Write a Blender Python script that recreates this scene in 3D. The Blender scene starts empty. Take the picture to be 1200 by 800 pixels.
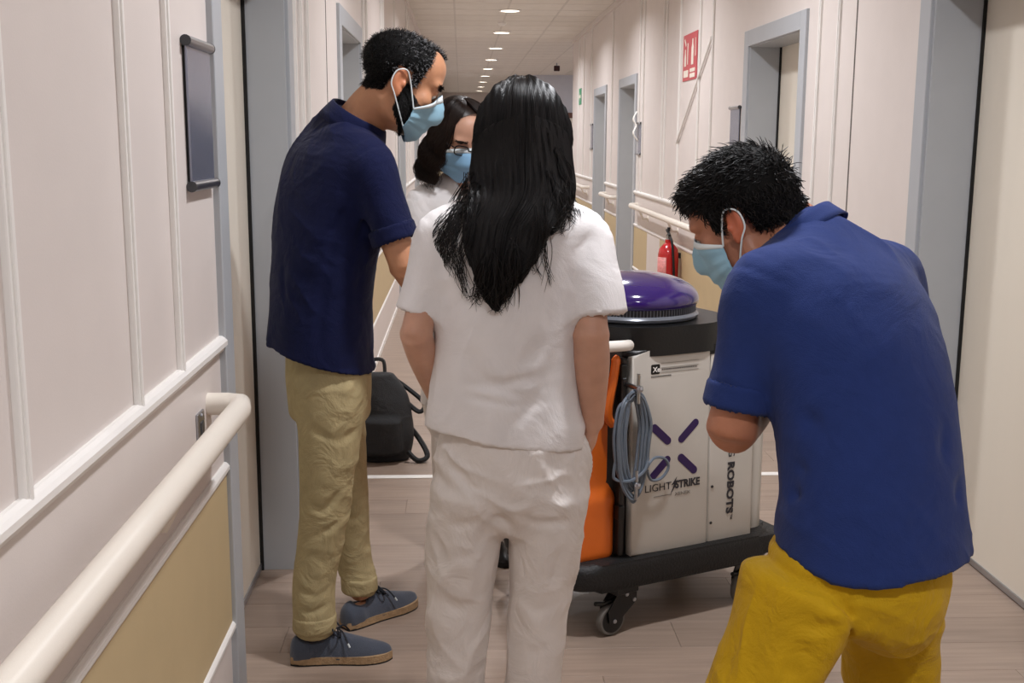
import bpy, bmesh, math, random
import numpy as np
from mathutils import Vector, Matrix
random.seed(7); rng = np.random.default_rng(7)
S = bpy.context.scene; COL = S.collection
# ------------------------------------------------------------------ camera
FPX = 1322.0
_d = np.array([-60, 236, -FPX]); _d /= np.linalg.norm(_d)
_u = np.array([38, 7415, FPX]); _u = _u - _d*(_u@_d); _u /= np.linalg.norm(_u)
CAMR = np.array([np.cross(_d, _u), _d, _u]); CAMC = np.array([0, 0, 1.5])
cd = bpy.data.cameras.new('camera'); cam = bpy.data.objects.new('camera', cd); COL.objects.link(cam)
M4 = Matrix(CAMR.tolist()).to_4x4(); M4.translation = Vector(CAMC); cam.matrix_world = M4
cd.sensor_width = 36; cd.lens = FPX/1200*36; cd.clip_start = 0.05; S.camera = cam
S.view_settings.view_transform = 'Standard'; S.view_settings.look = 'None'
S.view_settings.gamma = 1; S.view_settings.use_curve_mapping = False
S.view_settings.exposure = -0.42
# ------------------------------------------------------------------ world and the corridor's downlights
w = bpy.data.worlds.new('world'); S.world = w; w.use_nodes = True
w.node_tree.nodes['Background'].inputs[0].default_value = (.75, .8, .9, 1)
w.node_tree.nodes['Background'].inputs[1].default_value = 0.05
LIGHT_Y = [13.23 + 2.65*k for k in range(-5, 9)]; LIGHT_X = 0.56; CEIL = 2.95
LAMP_W = 43; LAMP_COL = (.95, .96, 1.0); LAMP_SPREAD = math.radians(150)
def W(px, py, Y):
    """A point in the place: the sight line of a picture point, met at distance Y down the corridor."""
    v = CAMR@np.array([px-600, 400-py, -FPX]); return CAMC + v*(Y/v[1])
# ------------------------------------------------------------------ materials
def lin(h):
    h = h.lstrip('#'); c = [int(h[i:i+2], 16)/255 for i in (0, 2, 4)]
    return tuple(x/12.92 if x <= .04045 else ((x+.055)/1.055)**2.4 for x in c) + (1,)
MATS = {}
def mat(name, hexc, rough=.5, metal=0, var=.06, vscale=8, bump=0, bscale=60, stretch=(1,1,1), coat=0, sss=0, sheen=0, spec=.5, tint=False, emit=0, trans=0, bump2=0, b2scale=9, b2stretch=(1,1,1), alpha=1, perobj=0):
    if name in MATS: return MATS[name]
    m = bpy.data.materials.new(name); m.use_nodes = True; nt = m.node_tree; n = nt.nodes; L = nt.links
    b = n['Principled BSDF']; c = lin(hexc)
    b.inputs['Roughness'].default_value = rough; b.inputs['Metallic'].default_value = metal
    b.inputs['Specular IOR Level'].default_value = spec
    b.inputs['Coat Weight'].default_value = coat; b.inputs['Coat Roughness'].default_value = .06
    b.inputs['Transmission Weight'].default_value = trans; b.inputs['Alpha'].default_value = alpha
    if sheen: b.inputs['Sheen Weight'].default_value = sheen; b.inputs['Sheen Roughness'].default_value = .5
    if sss:
        b.inputs['Subsurface Weight'].default_value = sss; b.inputs['Subsurface Radius'].default_value = (.012, .005, .003); b.inputs['Subsurface Scale'].default_value = 1
    tc = n.new('ShaderNodeTexCoord'); mp = n.new('ShaderNodeMapping'); mp.inputs['Scale'].default_value = stretch
    L.new(tc.outputs['Object'], mp.inputs[0])
    nz = n.new('ShaderNodeTexNoise'); nz.inputs['Scale'].default_value = vscale; nz.inputs['Detail'].default_value = 6
    L.new(mp.outputs[0], nz.inputs['Vector'])
    mr = n.new('ShaderNodeMapRange'); mr.inputs[1].default_value = .25; mr.inputs[2].default_value = .75
    mr.inputs[3].default_value = 1-var; mr.inputs[4].default_value = 1+var
    L.new(nz.outputs['Fac'], mr.inputs[0])
    mx = n.new('ShaderNodeMix'); mx.data_type = 'RGBA'; mx.blend_type = 'MULTIPLY'; mx.inputs[0].default_value = 1
    mx.inputs[6].default_value = c; L.new(mr.outputs[0], mx.inputs[7]); out = mx.outputs[2]
    if perobj:
        oi = n.new('ShaderNodeObjectInfo'); m2 = n.new('ShaderNodeMapRange'); m2.inputs[3].default_value = 1-perobj; m2.inputs[4].default_value = 1+perobj
        L.new(oi.outputs['Random'], m2.inputs[0]); x = n.new('ShaderNodeMix'); x.data_type = 'RGBA'; x.blend_type = 'MULTIPLY'; x.inputs[0].default_value = 1
        L.new(out, x.inputs[6]); L.new(m2.outputs[0], x.inputs[7]); out = x.outputs[2]
    if tint:
        a = n.new('ShaderNodeAttribute'); a.attribute_name = 'tint'; x = n.new('ShaderNodeMix'); x.data_type = 'RGBA'; x.blend_type = 'MULTIPLY'; x.inputs[0].default_value = 1
        L.new(out, x.inputs[6]); L.new(a.outputs['Color'], x.inputs[7]); out = x.outputs[2]
    L.new(out, b.inputs['Base Color'])
    nrm = None
    for bb, sc, st in ((bump2, b2scale, b2stretch), (bump, bscale, stretch)):
        if not bb: continue
        q = n.new('ShaderNodeMapping'); q.inputs['Scale'].default_value = st; L.new(tc.outputs['Object'], q.inputs[0])
        t = n.new('ShaderNodeTexNoise'); t.inputs['Scale'].default_value = sc; t.inputs['Detail'].default_value = 4; t.inputs['Distortion'].default_value = .9 if bb == bump2 else 0; L.new(q.outputs[0], t.inputs['Vector'])
        bp = n.new('ShaderNodeBump'); bp.inputs['Strength'].default_value = bb; bp.inputs['Distance'].default_value = .02 if bb == bump2 else .004
        L.new(t.outputs['Fac'], bp.inputs['Height'])
        if nrm: L.new(nrm, bp.inputs['Normal'])
        nrm = bp.outputs[0]
    if nrm: L.new(nrm, b.inputs['Normal'])
    if emit: b.inputs['Emission Color'].default_value = c; b.inputs['Emission Strength'].default_value = emit
    MATS[name] = m; return m
WALL = mat('wall_paint', '#dfd6d1', .42, var=.02, bump=.05, bscale=220)
TRIMW = mat('white_trim', '#f2efeb', .35, var=.02)
TAN = mat('tan_vinyl', '#c6b189', .5, var=.03, bump=.05, bscale=150)
GREY = mat('grey_frame_paint', '#b2b6bb', .4, var=.02)
CREAM = mat('cream_door_laminate', '#efe7d8', .38, var=.02, stretch=(1,1,.15))
BLACKRUB = mat('black_rubber', '#0c0c0d', .6, var=.1)
CEILM = mat('ceiling_tile', '#e3ddd4', .85, var=.04, bump=.15, bscale=120, perobj=.02)
CHROME = mat('brushed_metal', '#b9bcc2', .28, 1, var=.05, stretch=(1,1,12))
RAILM = mat('handrail_vinyl', '#ece4d8', .35, var=.03, bump=.04, bscale=400)
WOOD = mat('plank_vinyl', '#9b887a', .42, var=.16, vscale=5, stretch=(.55,9,1), bump=.04, bscale=40, perobj=.07)
FLOORM = mat('floor_vinyl_far', '#9b887a', .42, var=.16, vscale=5, stretch=(.4,5,1))
LAMPM = mat('lamp_diffuser', '#fff4e2', .4, emit=9)
# ------------------------------------------------------------------ object helpers
def link(name, me, m, parent=None):
    if m is not None and not me.materials: me.materials.append(m)
    o = bpy.data.objects.new(name, me); COL.objects.link(o)
    if parent is not None: o.parent = parent
    return o
def tag(o, label=None, cat=None, group=None, kind=None):
    for k, v in (('label', label), ('category', cat), ('group', group), ('kind', kind)):
        if v: o[k] = v
    return o
def empty(name, loc, rz=0):
    o = bpy.data.objects.new(name, None); COL.objects.link(o); o.location = loc; o.rotation_euler = (0, 0, rz); o.empty_display_size = .1; return o
def mesh_np(name, V, F, smooth=True):
    V = np.asarray(V, np.float32); F = np.asarray(F, np.int32); me = bpy.data.meshes.new(name); n = F.shape[1]
    me.vertices.add(len(V)); me.vertices.foreach_set('co', V.ravel()); me.loops.add(F.size); me.loops.foreach_set('vertex_index', F.ravel())
    me.polygons.add(len(F)); me.polygons.foreach_set('loop_start', np.arange(0, F.size, n, dtype=np.int32))
    me.polygons.foreach_set('use_smooth', np.full(len(F), smooth)); me.update(calc_edges=True); return me
class BM:
    """collects shapes into one bmesh"""
    def __init__(s): s.b = bmesh.new()
    def box(s, lo, hi, bev=0, rot=None, seg=1):
        lo = Vector(lo); hi = Vector(hi); r = bmesh.ops.create_cube(s.b, size=1); vs = r['verts']
        for v in vs: v.co = Vector([(lo[i]+hi[i])/2+v.co[i]*(hi[i]-lo[i]) for i in range(3)])
        if bev: bmesh.ops.bevel(s.b, geom=list({e for v in vs for e in v.link_edges}), offset=bev, segments=seg, affect='EDGES', profile=.5)
        return s
    def prism(s, pts, z0, z1, bev=0, seg=3, M=None):
        lo = [s.b.verts.new((x, y, z0)) for x, y in pts]; hi = [s.b.verts.new((x, y, z1)) for x, y in pts]; n = len(pts); fs = []
        fs.append(s.b.faces.new(lo[::-1])); fs.append(s.b.faces.new(hi))
        for i in range(n): fs.append(s.b.faces.new((lo[i], lo[(i+1) % n], hi[(i+1) % n], hi[i])))
        vs = set(lo+hi)
        if bev:
            ed = {e for f in fs[:2] for e in f.edges}
            r = bmesh.ops.bevel(s.b, geom=list(ed), offset=bev, segments=seg, affect='EDGES', profile=.5)
            vs = {v for v in vs if v.is_valid} | set(r['verts'])
        if M is not None: bmesh.ops.transform(s.b, matrix=M, verts=list(vs))
        return s
    def tube(s, pts, r, n=8, cap=True, closed=False):
        pts = [Vector(p) for p in pts]; rs = r if hasattr(r, '__len__') else [r]*len(pts); rings = []; m = len(pts); prev = None
        for i, p in enumerate(pts):
            if closed: t = pts[(i+1) % m]-pts[i-1]
            else: t = pts[min(i+1, m-1)]-pts[max(i-1, 0)]
            t.normalize()
            u = (prev - t*prev.dot(t)) if prev else t.orthogonal()
            if u.length < 1e-6: u = t.orthogonal()
            u.normalize(); prev = u; v = t.cross(u)
            rings.append([s.b.verts.new(p+(u*math.cos(a)+v*math.sin(a))*rs[i]) for a in [2*math.pi*k/n for k in range(n)]])
        for i in range(m if closed else m-1):
            a, b = rings[i], rings[(i+1) % m]
            for k in range(n): s.b.faces.new((a[k], a[(k+1) % n], b[(k+1) % n], b[k]))
        if cap and not closed: s.b.faces.new(rings[0][::-1]); s.b.faces.new(rings[-1])
        return s
    def lathe(s, prof, n=32, c=(0, 0, 0), M=None):
        rings = []; new = []
        for r, z in prof:
            if r < 1e-6: rg = [s.b.verts.new((c[0], c[1], c[2]+z))]
            else: rg = [s.b.verts.new((c[0]+r*math.cos(2*math.pi*k/n), c[1]+r*math.sin(2*math.pi*k/n), c[2]+z)) for k in range(n)]
            rings.append(rg); new += rg
        for a, b in zip(rings, rings[1:]):
            for k in range(n):
                q = [a[k % len(a)], a[(k+1) % len(a)], b[(k+1) % len(b)], b[k % len(b)]]; q2 = []
                for v in q:
                    if v not in q2: q2.append(v)
                if len(q2) > 2: s.b.faces.new(q2)
        if M is not None: bmesh.ops.transform(s.b, matrix=M, verts=new)
        return s
    def obj(s, name, m, parent=None, smooth=False, angle=None):
        bmesh.ops.recalc_face_normals(s.b, faces=s.b.faces); me = bpy.data.meshes.new(name); s.b.to_mesh(me); s.b.free()
        if smooth:
            me.polygons.foreach_set('use_smooth', np.ones(len(me.polygons), bool))
            me.set_sharp_from_angle(angle=math.radians(angle or 40))
        return link(name, me, m, parent)
def rrect(x0, y0, x1, y1, r, n=6):
    out = []
    for cx, cy, a0 in ((x1-r, y1-r, 0), (x0+r, y1-r, 90), (x0+r, y0+r, 180), (x1-r, y0+r, 270)):
        for k in range(n+1):
            a = math.radians(a0+90*k/n); out.append((cx+r*math.cos(a), cy+r*math.sin(a)))
    return out
def smooth_path(pts, n):
    P = np.array([p for p in pts], float); m = len(P); t = np.linspace(0, m-1, n); out = []
    for x in t:
        i = min(int(x), m-2); u = x-i; p0, p1, p2, p3 = P[max(i-1, 0)], P[i], P[i+1], P[min(i+2, m-1)]
        out.append(.5*((2*p1)+(p2-p0)*u+(2*p0-5*p1+4*p2-p3)*u*u+(3*p1-p0-3*p2+p3)*u**3))
    return np.array(out)
FONTN = [0]
def text(body, size, m, parent, loc, rot=(math.pi/2, 0, 0), name='lettering', bold=0, width=None, ext=.0006):
    c = bpy.data.curves.new('t', 'FONT'); c.body = body; c.size = size; c.offset = bold; c.extrude = ext; c.resolution_u = 3
    o = bpy.data.objects.new('t', c); COL.objects.link(o); bpy.context.view_layer.update()
    me = bpy.data.meshes.new_from_object(o.evaluated_get(bpy.context.evaluated_depsgraph_get())); bpy.data.objects.remove(o)
    if width:
        xs = [v.co.x for v in me.vertices]; k = width/(max(xs)-min(xs)); x0 = min(xs)
        for v in me.vertices: v.co.x = (v.co.x-x0)*k
    me.materials.clear(); q = link(name, me, m, parent); q.location = loc; q.rotation_euler = rot; return q
# ------------------------------------------------------------------ signed-distance modelling (bodies, clothes, shoes)
class Prim: pass
def nrm(v): v = np.asarray(v, float); return v/np.linalg.norm(v)
def ell(c, r, M=None):
    p = Prim(); c = np.asarray(c, float); r = np.asarray(r, float)*np.ones(3); A = np.eye(3) if M is None else np.asarray(M)  # columns = axes
    e = np.sqrt((A**2)@(r**2)); p.lo, p.hi = c-e, c+e
    def f(X, Y, Z):
        x, y, z = X-c[0], Y-c[1], Z-c[2]; k2 = 0; g2 = 0
        for i in range(3):
            q = (x*A[0, i]+y*A[1, i]+z*A[2, i])/r[i]; k2 = k2+q*q; g2 = g2+(q/r[i])**2
        k = np.sqrt(k2); return k*(k-1)/np.sqrt(g2+1e-9)
    p.f = f; return p
def seg(A, B, ra, rb, R=None, flat=(False, False), cap=1.0):
    p = Prim(); A = np.asarray(A, float); B = np.asarray(B, float); ra = np.ones(2)*ra; rb = np.ones(2)*rb
    w = B-A; L = np.linalg.norm(w)+1e-9; w = w/L
    if R is None: R = np.array([1., 0, 0]) if abs(w[0]) < .8 else np.array([0, 1., 0])
    R = R-w*(R@w); R = nrm(R); V = np.cross(w, R); m = max(ra.max(), rb.max())
    p.lo = np.minimum(A, B)-m; p.hi = np.maximum(A, B)+m
    def f(X, Y, Z):
        x, y, z = X-A[0], Y-A[1], Z-A[2]; s = x*w[0]+y*w[1]+z*w[2]; t = np.clip(s/L, 0, 1)
        u = x*R[0]+y*R[1]+z*R[2]; v = x*V[0]+y*V[1]+z*V[2]; a = ra[0]+(rb[0]-ra[0])*t; b = ra[1]+(rb[1]-ra[1])*t
        o = s-t*L; c = np.minimum(a, b)*cap; oo = o
        if flat[0]: oo = np.where(o < 0, 0, oo)
        if flat[1]: oo = np.where(o > 0, 0, oo)
        k2 = (u/a)**2+(v/b)**2+(oo/c)**2; g2 = u*u/a**4+v*v/b**4+oo*oo/c**4; k = np.sqrt(k2); d = k*(k-1)/np.sqrt(g2+1e-9)
        d = np.where(g2 < 1e-6, -np.minimum(a, b), d)
        if flat[0]: d = np.maximum(d, -s)
        if flat[1]: d = np.maximum(d, s-L)
        return d
    p.f = f; return p
def chain(st, n=None, flat=(False, False), grow=0, cap=.45):
    """st: list of (xyz, a, b, right vector); radii a along right, b across"""
    C0 = np.array([s[0] for s in st], float); ab = np.array([[s[1]+grow, s[2]+grow] for s in st], float)
    Rv = np.array([(s[3] if len(s) > 3 and s[3] is not None else (1, 0, 0)) for s in st], float)
    n = n or 7*(len(st)-1)+1; C1 = smooth_path(C0, n); AB = np.maximum(smooth_path(ab, n), .002); RV = smooth_path(Rv, n); P = Prim(); P.sub = []
    for i in range(n-1):
        P.sub.append(seg(C1[i], C1[i+1], AB[i], AB[i+1], RV[i]+RV[i+1], (flat[0] and i == 0, flat[1] and i == n-2), cap))
    P.lo = np.min([q.lo for q in P.sub], 0); P.hi = np.max([q.hi for q in P.sub], 0)
    def f(X, Y, Z):
        d = None
        for q in P.sub:
            e = q.f(X, Y, Z); d = e if d is None else np.minimum(d, e)
        return d
    P.f = f; return P
def smin(a, b, k):
    if k <= 0: return np.minimum(a, b)
    h = np.clip(.5+.5*(b-a)/k, 0, 1); return b+(a-b)*h-k*h*(1-h)
def wob(X, Y, Z, f, ph=0):
    return (np.sin(f*(X+.6*Y)+ph+1.3*np.sin(f*.7*Z+ph))+np.sin(f*(.8*Y-.5*Z)+2.1*ph+1.1*np.sin(f*.6*X))+np.sin(f*(.9*Z+.4*X)+.7*ph+1.2*np.sin(f*.8*Y)))/3
class Field:
    def __init__(s): s.ops = []; s.lo = np.full(3, 9.); s.hi = np.full(3, -9.)
    def add(s, p, k=.02):
        s.ops.append(('add', p, k)); s.lo = np.minimum(s.lo, p.lo); s.hi = np.maximum(s.hi, p.hi); return s
    def sub(s, p, k=.004): s.ops.append(('sub', p, k)); return s
    def cut(s, f): s.ops.append(('cut', f, 0)); return s            # keeps f < 0
    def disp(s, f, lo=None, hi=None): s.ops.append(('disp', f, (lo, hi))); return s
    def crease(s, pts, wd, dp):
        pts = [np.asarray(q, float) for q in pts]
        for A, B in zip(pts, pts[1:]):
            q = seg(A, B, wd, wd); lo, hi = np.minimum(A, B)-2.5*wd, np.maximum(A, B)+2.5*wd; L2 = float((B-A)@(B-A))
            def f(X, Y, Z, A=A, B=B, L2=L2):
                x, y, z = X-A[0], Y-A[1], Z-A[2]; e = B-A; t = (x*e[0]+y*e[1]+z*e[2])/L2; tc = np.clip(t, 0, 1)
                r2 = (x-tc*e[0])**2+(y-tc*e[1])**2+(z-tc*e[2])**2; return dp*np.exp(-r2/(wd*wd))*(.35+.65*np.sin(np.pi*tc))
            s.disp(f, lo, hi)
        return s
    def value(s, P):
        X, Y, Z = P[:, 0], P[:, 1], P[:, 2]; D = np.full(len(P), .3)
        for op, p, k in s.ops:
            if op == 'add': D = smin(D, p.f(X, Y, Z), k)
            elif op == 'sub': D = -smin(-D, p.f(X, Y, Z), k)
            elif op == 'cut': D = np.maximum(D, p(X, Y, Z))
            else: D = D+p(X, Y, Z)
        return D
    def grid(s, res, fine=(), pad=.02):
        ax = []
        for i in range(3):
            z = [(a[i], b[i], r) for a, b, r in fine]; t = s.lo[i]-pad; out = [t]
            while t < s.hi[i]+pad:
                r = min([q[2] for q in z if q[0] <= t <= q[1]]+[res]); t += r; out.append(t)
            ax.append(np.array(out))
        X, Y, Z = ax; D = np.full((len(X), len(Y), len(Z)), .06, np.float32)
        def sl(lo, hi, m): return tuple(slice(max(np.searchsorted(ax[i], lo[i]-m)-1, 0), np.searchsorted(ax[i], hi[i]+m)+1) for i in range(3))
        def on(q): return X[q[0]][:, None, None], Y[q[1]][None, :, None], Z[q[2]][None, None, :]
        for op, p, k in s.ops:
            if op == 'add':
                if hasattr(p, 'sub'):
                    q = sl(p.lo, p.hi, .03); T = np.full(D[q].shape, .06, np.float32); o = [a.start for a in q]
                    for g in p.sub:
                        r = sl(g.lo, g.hi, .03); rr = tuple(slice(a.start-b, max(a.stop-b, 0)) for a, b in zip(r, o)); v = T[rr]
                        np.minimum(v, g.f(*on(r))[tuple(slice(0, n) for n in v.shape)], out=v)
                    D[q] = smin(D[q], T, k)
                else:
                    q = sl(p.lo, p.hi, .03); D[q] = smin(D[q], p.f(*on(q)), k)
            elif op == 'sub':
                for g in (p.sub if hasattr(p, 'sub') else [p]):
                    q = sl(g.lo, g.hi, .01); D[q] = -smin(-D[q], g.f(*on(q)), k if not hasattr(p, 'sub') else 0)
            elif op == 'cut': D = np.maximum(D, p(X[:, None, None], Y[None, :, None], Z[None, None, :])).astype(np.float32)
            else:
                lo, hi = k
                if lo is None: D += p(X[:, None, None], Y[None, :, None], Z[None, None, :])
                else:
                    q = sl(lo, hi, 0)
                    if all(a.stop > a.start for a in q): D[q] += p(*on(q))
        return ax, D
    def mesh(s, res, fine=(), smooth=2):
        ax, D = s.grid(res, fine); s.ax, s.D = ax, D; return surface_nets(ax, D, smooth)
def surface_nets(ax, D, smooth=2):
    I = D < 0; nx, ny, nz = D.shape
    base = [I[:-1, :-1, :-1], I[1:, :-1, :-1], I[:-1, 1:, :-1], I[1:, 1:, :-1], I[:-1, :-1, 1:], I[1:, :-1, 1:], I[:-1, 1:, 1:], I[1:, 1:, 1:]]
    an = base[0].copy(); al = base[0].copy()
    for q in base[1:]: an |= q; al &= q
    act = an & ~al; cid = np.full(act.shape, -1, np.int32); idx = np.argwhere(act); cid[act] = np.arange(len(idx))
    off = np.array([[0,0,0],[1,0,0],[0,1,0],[1,1,0],[0,0,1],[1,0,1],[0,1,1],[1,1,1]])
    val = np.stack([D[idx[:, 0]+o[0], idx[:, 1]+o[1], idx[:, 2]+o[2]] for o in off], 1)
    acc = np.zeros((len(idx), 3)); cnt = np.zeros(len(idx))
    for a, b in ((0,1),(2,3),(4,5),(6,7),(0,2),(1,3),(4,6),(5,7),(0,4),(1,5),(2,6),(3,7)):
        va, vb = val[:, a], val[:, b]; m = (va < 0) != (vb < 0); t = va[m]/(va[m]-vb[m]); acc[m] += off[a]+(off[b]-off[a])*t[:, None]; cnt[m] += 1
    g = acc/cnt[:, None]; V = np.empty_like(g)
    for i in range(3):
        lo = ax[i][idx[:, i]]; V[:, i] = lo+(ax[i][idx[:, i]+1]-lo)*g[:, i]
    Q = []
    for axis in range(3):
        sl0 = [slice(None)]*3; sl1 = [slice(None)]*3; sl0[axis] = slice(None, -1); sl1[axis] = slice(1, None)
        a, b = I[tuple(sl0)], I[tuple(sl1)]; e = np.argwhere(a != b); u, v = (axis+1) % 3, (axis+2) % 3
        e = e[(e[:, u] > 0) & (e[:, v] > 0) & (e[:, u] < D.shape[u]-1) & (e[:, v] < D.shape[v]-1)]
        ins = a[e[:, 0], e[:, 1], e[:, 2]]; q = []
        for du, dv in ((-1,-1),(0,-1),(0,0),(-1,0)):
            c = e.copy(); c[:, u] += du; c[:, v] += dv; q.append(cid[c[:, 0], c[:, 1], c[:, 2]])
        q = np.stack(q, 1); q[~ins] = q[~ins][:, ::-1]; Q.append(q)
    F = np.concatenate(Q); F = F[(F >= 0).all(1)]
    V = relax(V, F, smooth); return V, F
def relax(V, F, it):
    if not it: return V
    E = np.concatenate([F[:, [i, (i+1) % F.shape[1]]] for i in range(F.shape[1])]); n = len(V)
    deg = np.bincount(E[:, 0], minlength=n)+np.bincount(E[:, 1], minlength=n); deg = np.maximum(deg, 1)
    for k in range(it*2):
        A = np.stack([np.bincount(E[:, 0], V[E[:, 1], i], n)+np.bincount(E[:, 1], V[E[:, 0], i], n) for i in range(3)], 1)/deg[:, None]
        V = V+(A-V)*(.5 if k % 2 == 0 else -.52)
    return V
def vnormals(V, F):
    N = np.cross(V[F[:, 2]]-V[F[:, 0]], V[F[:, 3 % F.shape[1]]]-V[F[:, 1]]); out = np.zeros_like(V)
    for i in range(F.shape[1]):
        for c in range(3): out[:, c] += np.bincount(F[:, i], N[:, c], len(V))
    return out/np.maximum(np.linalg.norm(out, axis=1, keepdims=True), 1e-9)
def strands(P, r0, r1=.0002, sides=3):
    """P: (n, m, 3) paths -> one mesh of tapered tubes"""
    n, m, _ = P.shape; T = np.gradient(P, axis=1); T /= np.maximum(np.linalg.norm(T, axis=2, keepdims=True), 1e-9)
    ref = np.array([.31, .83, .46]); U = np.cross(T, ref); U /= np.maximum(np.linalg.norm(U, axis=2, keepdims=True), 1e-9); Vv = np.cross(T, U)
    t = np.linspace(0, 1, m); r = r0*np.sqrt(np.clip(1-t**2, 0, 1))+r1; a = np.arange(sides)*2*np.pi/sides
    Q = P[:, :, None, :]+r[None, :, None, None]*(np.cos(a)[None, None, :, None]*U[:, :, None, :]+np.sin(a)[None, None, :, None]*Vv[:, :, None, :])
    ids = np.arange(n*m*sides).reshape(n, m, sides); A = ids[:, :-1]; B = ids[:, 1:]
    F = np.stack([A, np.roll(A, -1, 2), np.roll(B, -1, 2), B], -1).reshape(-1, 4); return Q.reshape(-1, 3), F
def grid_faces(n, m, closed=False):
    i, j = np.meshgrid(np.arange(n if closed else n-1), np.arange(m-1), indexing='ij'); i2 = (i+1) % n
    return np.stack([i*m+j, i2*m+j, i2*m+j+1, i*m+j+1], -1).reshape(-1, 4)
def sheet(G, thick, closed=False):
    """G (n,m,3) grid -> closed slab of given thickness along its normals"""
    n, m, _ = G.shape; F = grid_faces(n, m, closed); V = G.reshape(-1, 3); N = vnormals(V, F); V2 = np.concatenate([V, V+N*thick]); k = n*m
    FF = [F[:, ::-1], F+k]; b = []
    r = lambda i, j: i*m+j
    for i in range(n if closed else n-1):
        i2 = (i+1) % n; b.append((r(i, 0), r(i2, 0), r(i2, 0)+k, r(i, 0)+k)); b.append((r(i2, m-1), r(i, m-1), r(i, m-1)+k, r(i2, m-1)+k))
    if not closed:
        for j in range(m-1): b.append((r(0, j+1), r(0, j), r(0, j)+k, r(0, j+1)+k)); b.append((r(n-1, j), r(n-1, j+1), r(n-1, j+1)+k, r(n-1, j)+k))
    return V2, np.concatenate(FF+[np.array(b)])
# ------------------------------------------------------------------ the corridor
XL, XR, RD = -0.577, 1.66, 0.176          # wall faces and depth of the door recesses
YB, YE = -6.0, 17.05                      # back end, end of the right wall
YFAR = 36.0
def struct(o): o['kind'] = 'structure'; return o
# floor: loose planks where they can be told apart, printed vinyl beyond
b = BM(); b.box((-.85, YB, -.06), (6.2, YFAR, -.0045)); b.box((-.85, YB, -.0045), (1.95, 1.9, 0)); b.box((-.85, 7.3, -.0045), (6.2, YFAR, 0))
floor = struct(b.obj('floor', FLOORM))
PW = .18; meshes = {}
y = 1.9; row = 0
while y < 7.29:
    x = -.85 - ((row*.47) % 1.2)
    while x < 1.95:
        a, c = max(x, -.85), min(x+1.2, 1.95)
        if c-a > .03:
            key = round(c-a, 2)
            if key not in meshes:
                q = BM(); q.box((0, .0005, -.0044), (c-a-.001, PW-.0005, 0), bev=.0006); oo = q.obj('plank', WOOD, floor); meshes[key] = oo.data
            else: oo = link('plank', meshes[key], None, floor)
            oo.location = (a, y, 0)
        x += 1.2
    y += PW; row += 1
b = BM(); b.box((XL-.0, 4.905, 0), (XR, 4.952, .003), bev=.001); struct(b.obj('trim_1', TRIMW)); 
def wall(name, side, spans, y0, y1):
    """a corridor wall with door openings; side -1 left, +1 right"""
    x0 = XL if side < 0 else XR; t = side*.26; lo, hi = min(x0, x0+t), max(x0, x0+t); b = BM(); yy = y0
    for a, c in spans: b.box((lo, yy, 0), (hi, a, CEIL)); b.box((lo, a, 2.045), (hi, c, CEIL)); yy = c
    b.box((lo, yy, 0), (hi, y1, CEIL)); return struct(b.obj(name, WALL))
L_DOORS = [(2.772, 3.84), (5.56, 6.60), (10.6, 11.6), (14.4, 15.4)]; R_DOORS = [(3.02, 4.02), (5.585, 6.585), (10.87, 11.87), (13.11, 14.11)]
wl = wall('wall_left', -1, L_DOORS, YB, YFAR); wr = wall('wall_right', 1, R_DOORS, YB, YE)
def face(side, d): return (XL if side < 0 else XR) - side*d        # d metres out of the wall
def slab(name, m, parent, side, y0, y1, z0, z1, d, bev=0, d0=-.002):
    xs = sorted((face(side, d0), face(side, d))); b = BM(); b.box((xs[0], y0, z0), (xs[1], y1, z1), bev=bev, seg=2); return b.obj(name, m, parent)
def rail(name, side, y0, y1, z, h, d, parent, lip=True):
    """a moulded rail: square base with a proud rounded nose"""
    xs = lambda e: face(side, e); b = BM()
    pts = [(0, -h/2), (d*.45, -h/2), (d*.6, -h*.28), (d, -h*.1), (d, h*.2), (d*.7, h*.38), (d*.35, h/2), (0, h/2)]
    A = [b.b.verts.new((xs(p), y0, z+q)) for p, q in pts]; B = [b.b.verts.new((xs(p), y1, z+q)) for p, q in pts]; n = len(pts)
    b.b.faces.new(A); b.b.faces.new(B[::-1])
    for i in range(n): b.b.faces.new((A[i], B[i], B[(i+1) % n], A[(i+1) % n]))
    return b.obj(name, TRIMW, parent)
def batten(side, y, parent, wd=.024, z0=1.03, z1=CEIL): 
    xs = sorted((face(side, -.002), face(side, .011))); b = BM(); b.box((xs[0], y-wd/2, z0), (xs[1], y+wd/2, z1), bev=.003, seg=2)
    xs = sorted((face(side, .009), face(side, .015))); b.box((xs[0], y-wd*.22, z0), (xs[1], y+wd*.22, z1), bev=.0025, seg=2); return b.obj('batten', TRIMW, parent)
def dado(side, y0, y1, parent, splits=()):
    rail('chair_rail', side, y0, y1, 1.02, .036, .02, parent); rail('dado_rail', side, y0, y1, .712, .03, .013, parent); rail('skirting_rail', side, y0, y1, .302, .03, .013, parent)
    ys = [y0]+list(splits)+[y1]
    for i, (a, c) in enumerate(zip(ys, ys[1:])): slab('dado_panel', WALL if splits and i == 1 else TAN, parent, side, a+.002, c-.002, .316, .698, .005)
    slab('skirting', TRIMW, parent, side, y0, y1, 0, .035, .008)
CW = .095                                                            # casing width
def segs(spans, y0, y1):
    out = []; yy = y0
    for a, c in spans: out.append((yy, a-CW)); yy = c+CW
    return out+[(yy, y1)]
for (a, c) in segs(L_DOORS, YB, YFAR-.01): dado(-1, a, c, wl)
for (a, c) in segs(R_DOORS, YB, YE): dado(1, a, c, wr, (9.35, 10.0) if a < 9 < c else ())
for y in (1.45, 1.978, 2.285, 4.02, 4.18, 4.36, 6.86, 7.1, 8.4, 8.62, 10.1, 12.3, 12.9, 16.2, 19, 22): batten(-1, y, wl)
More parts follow.
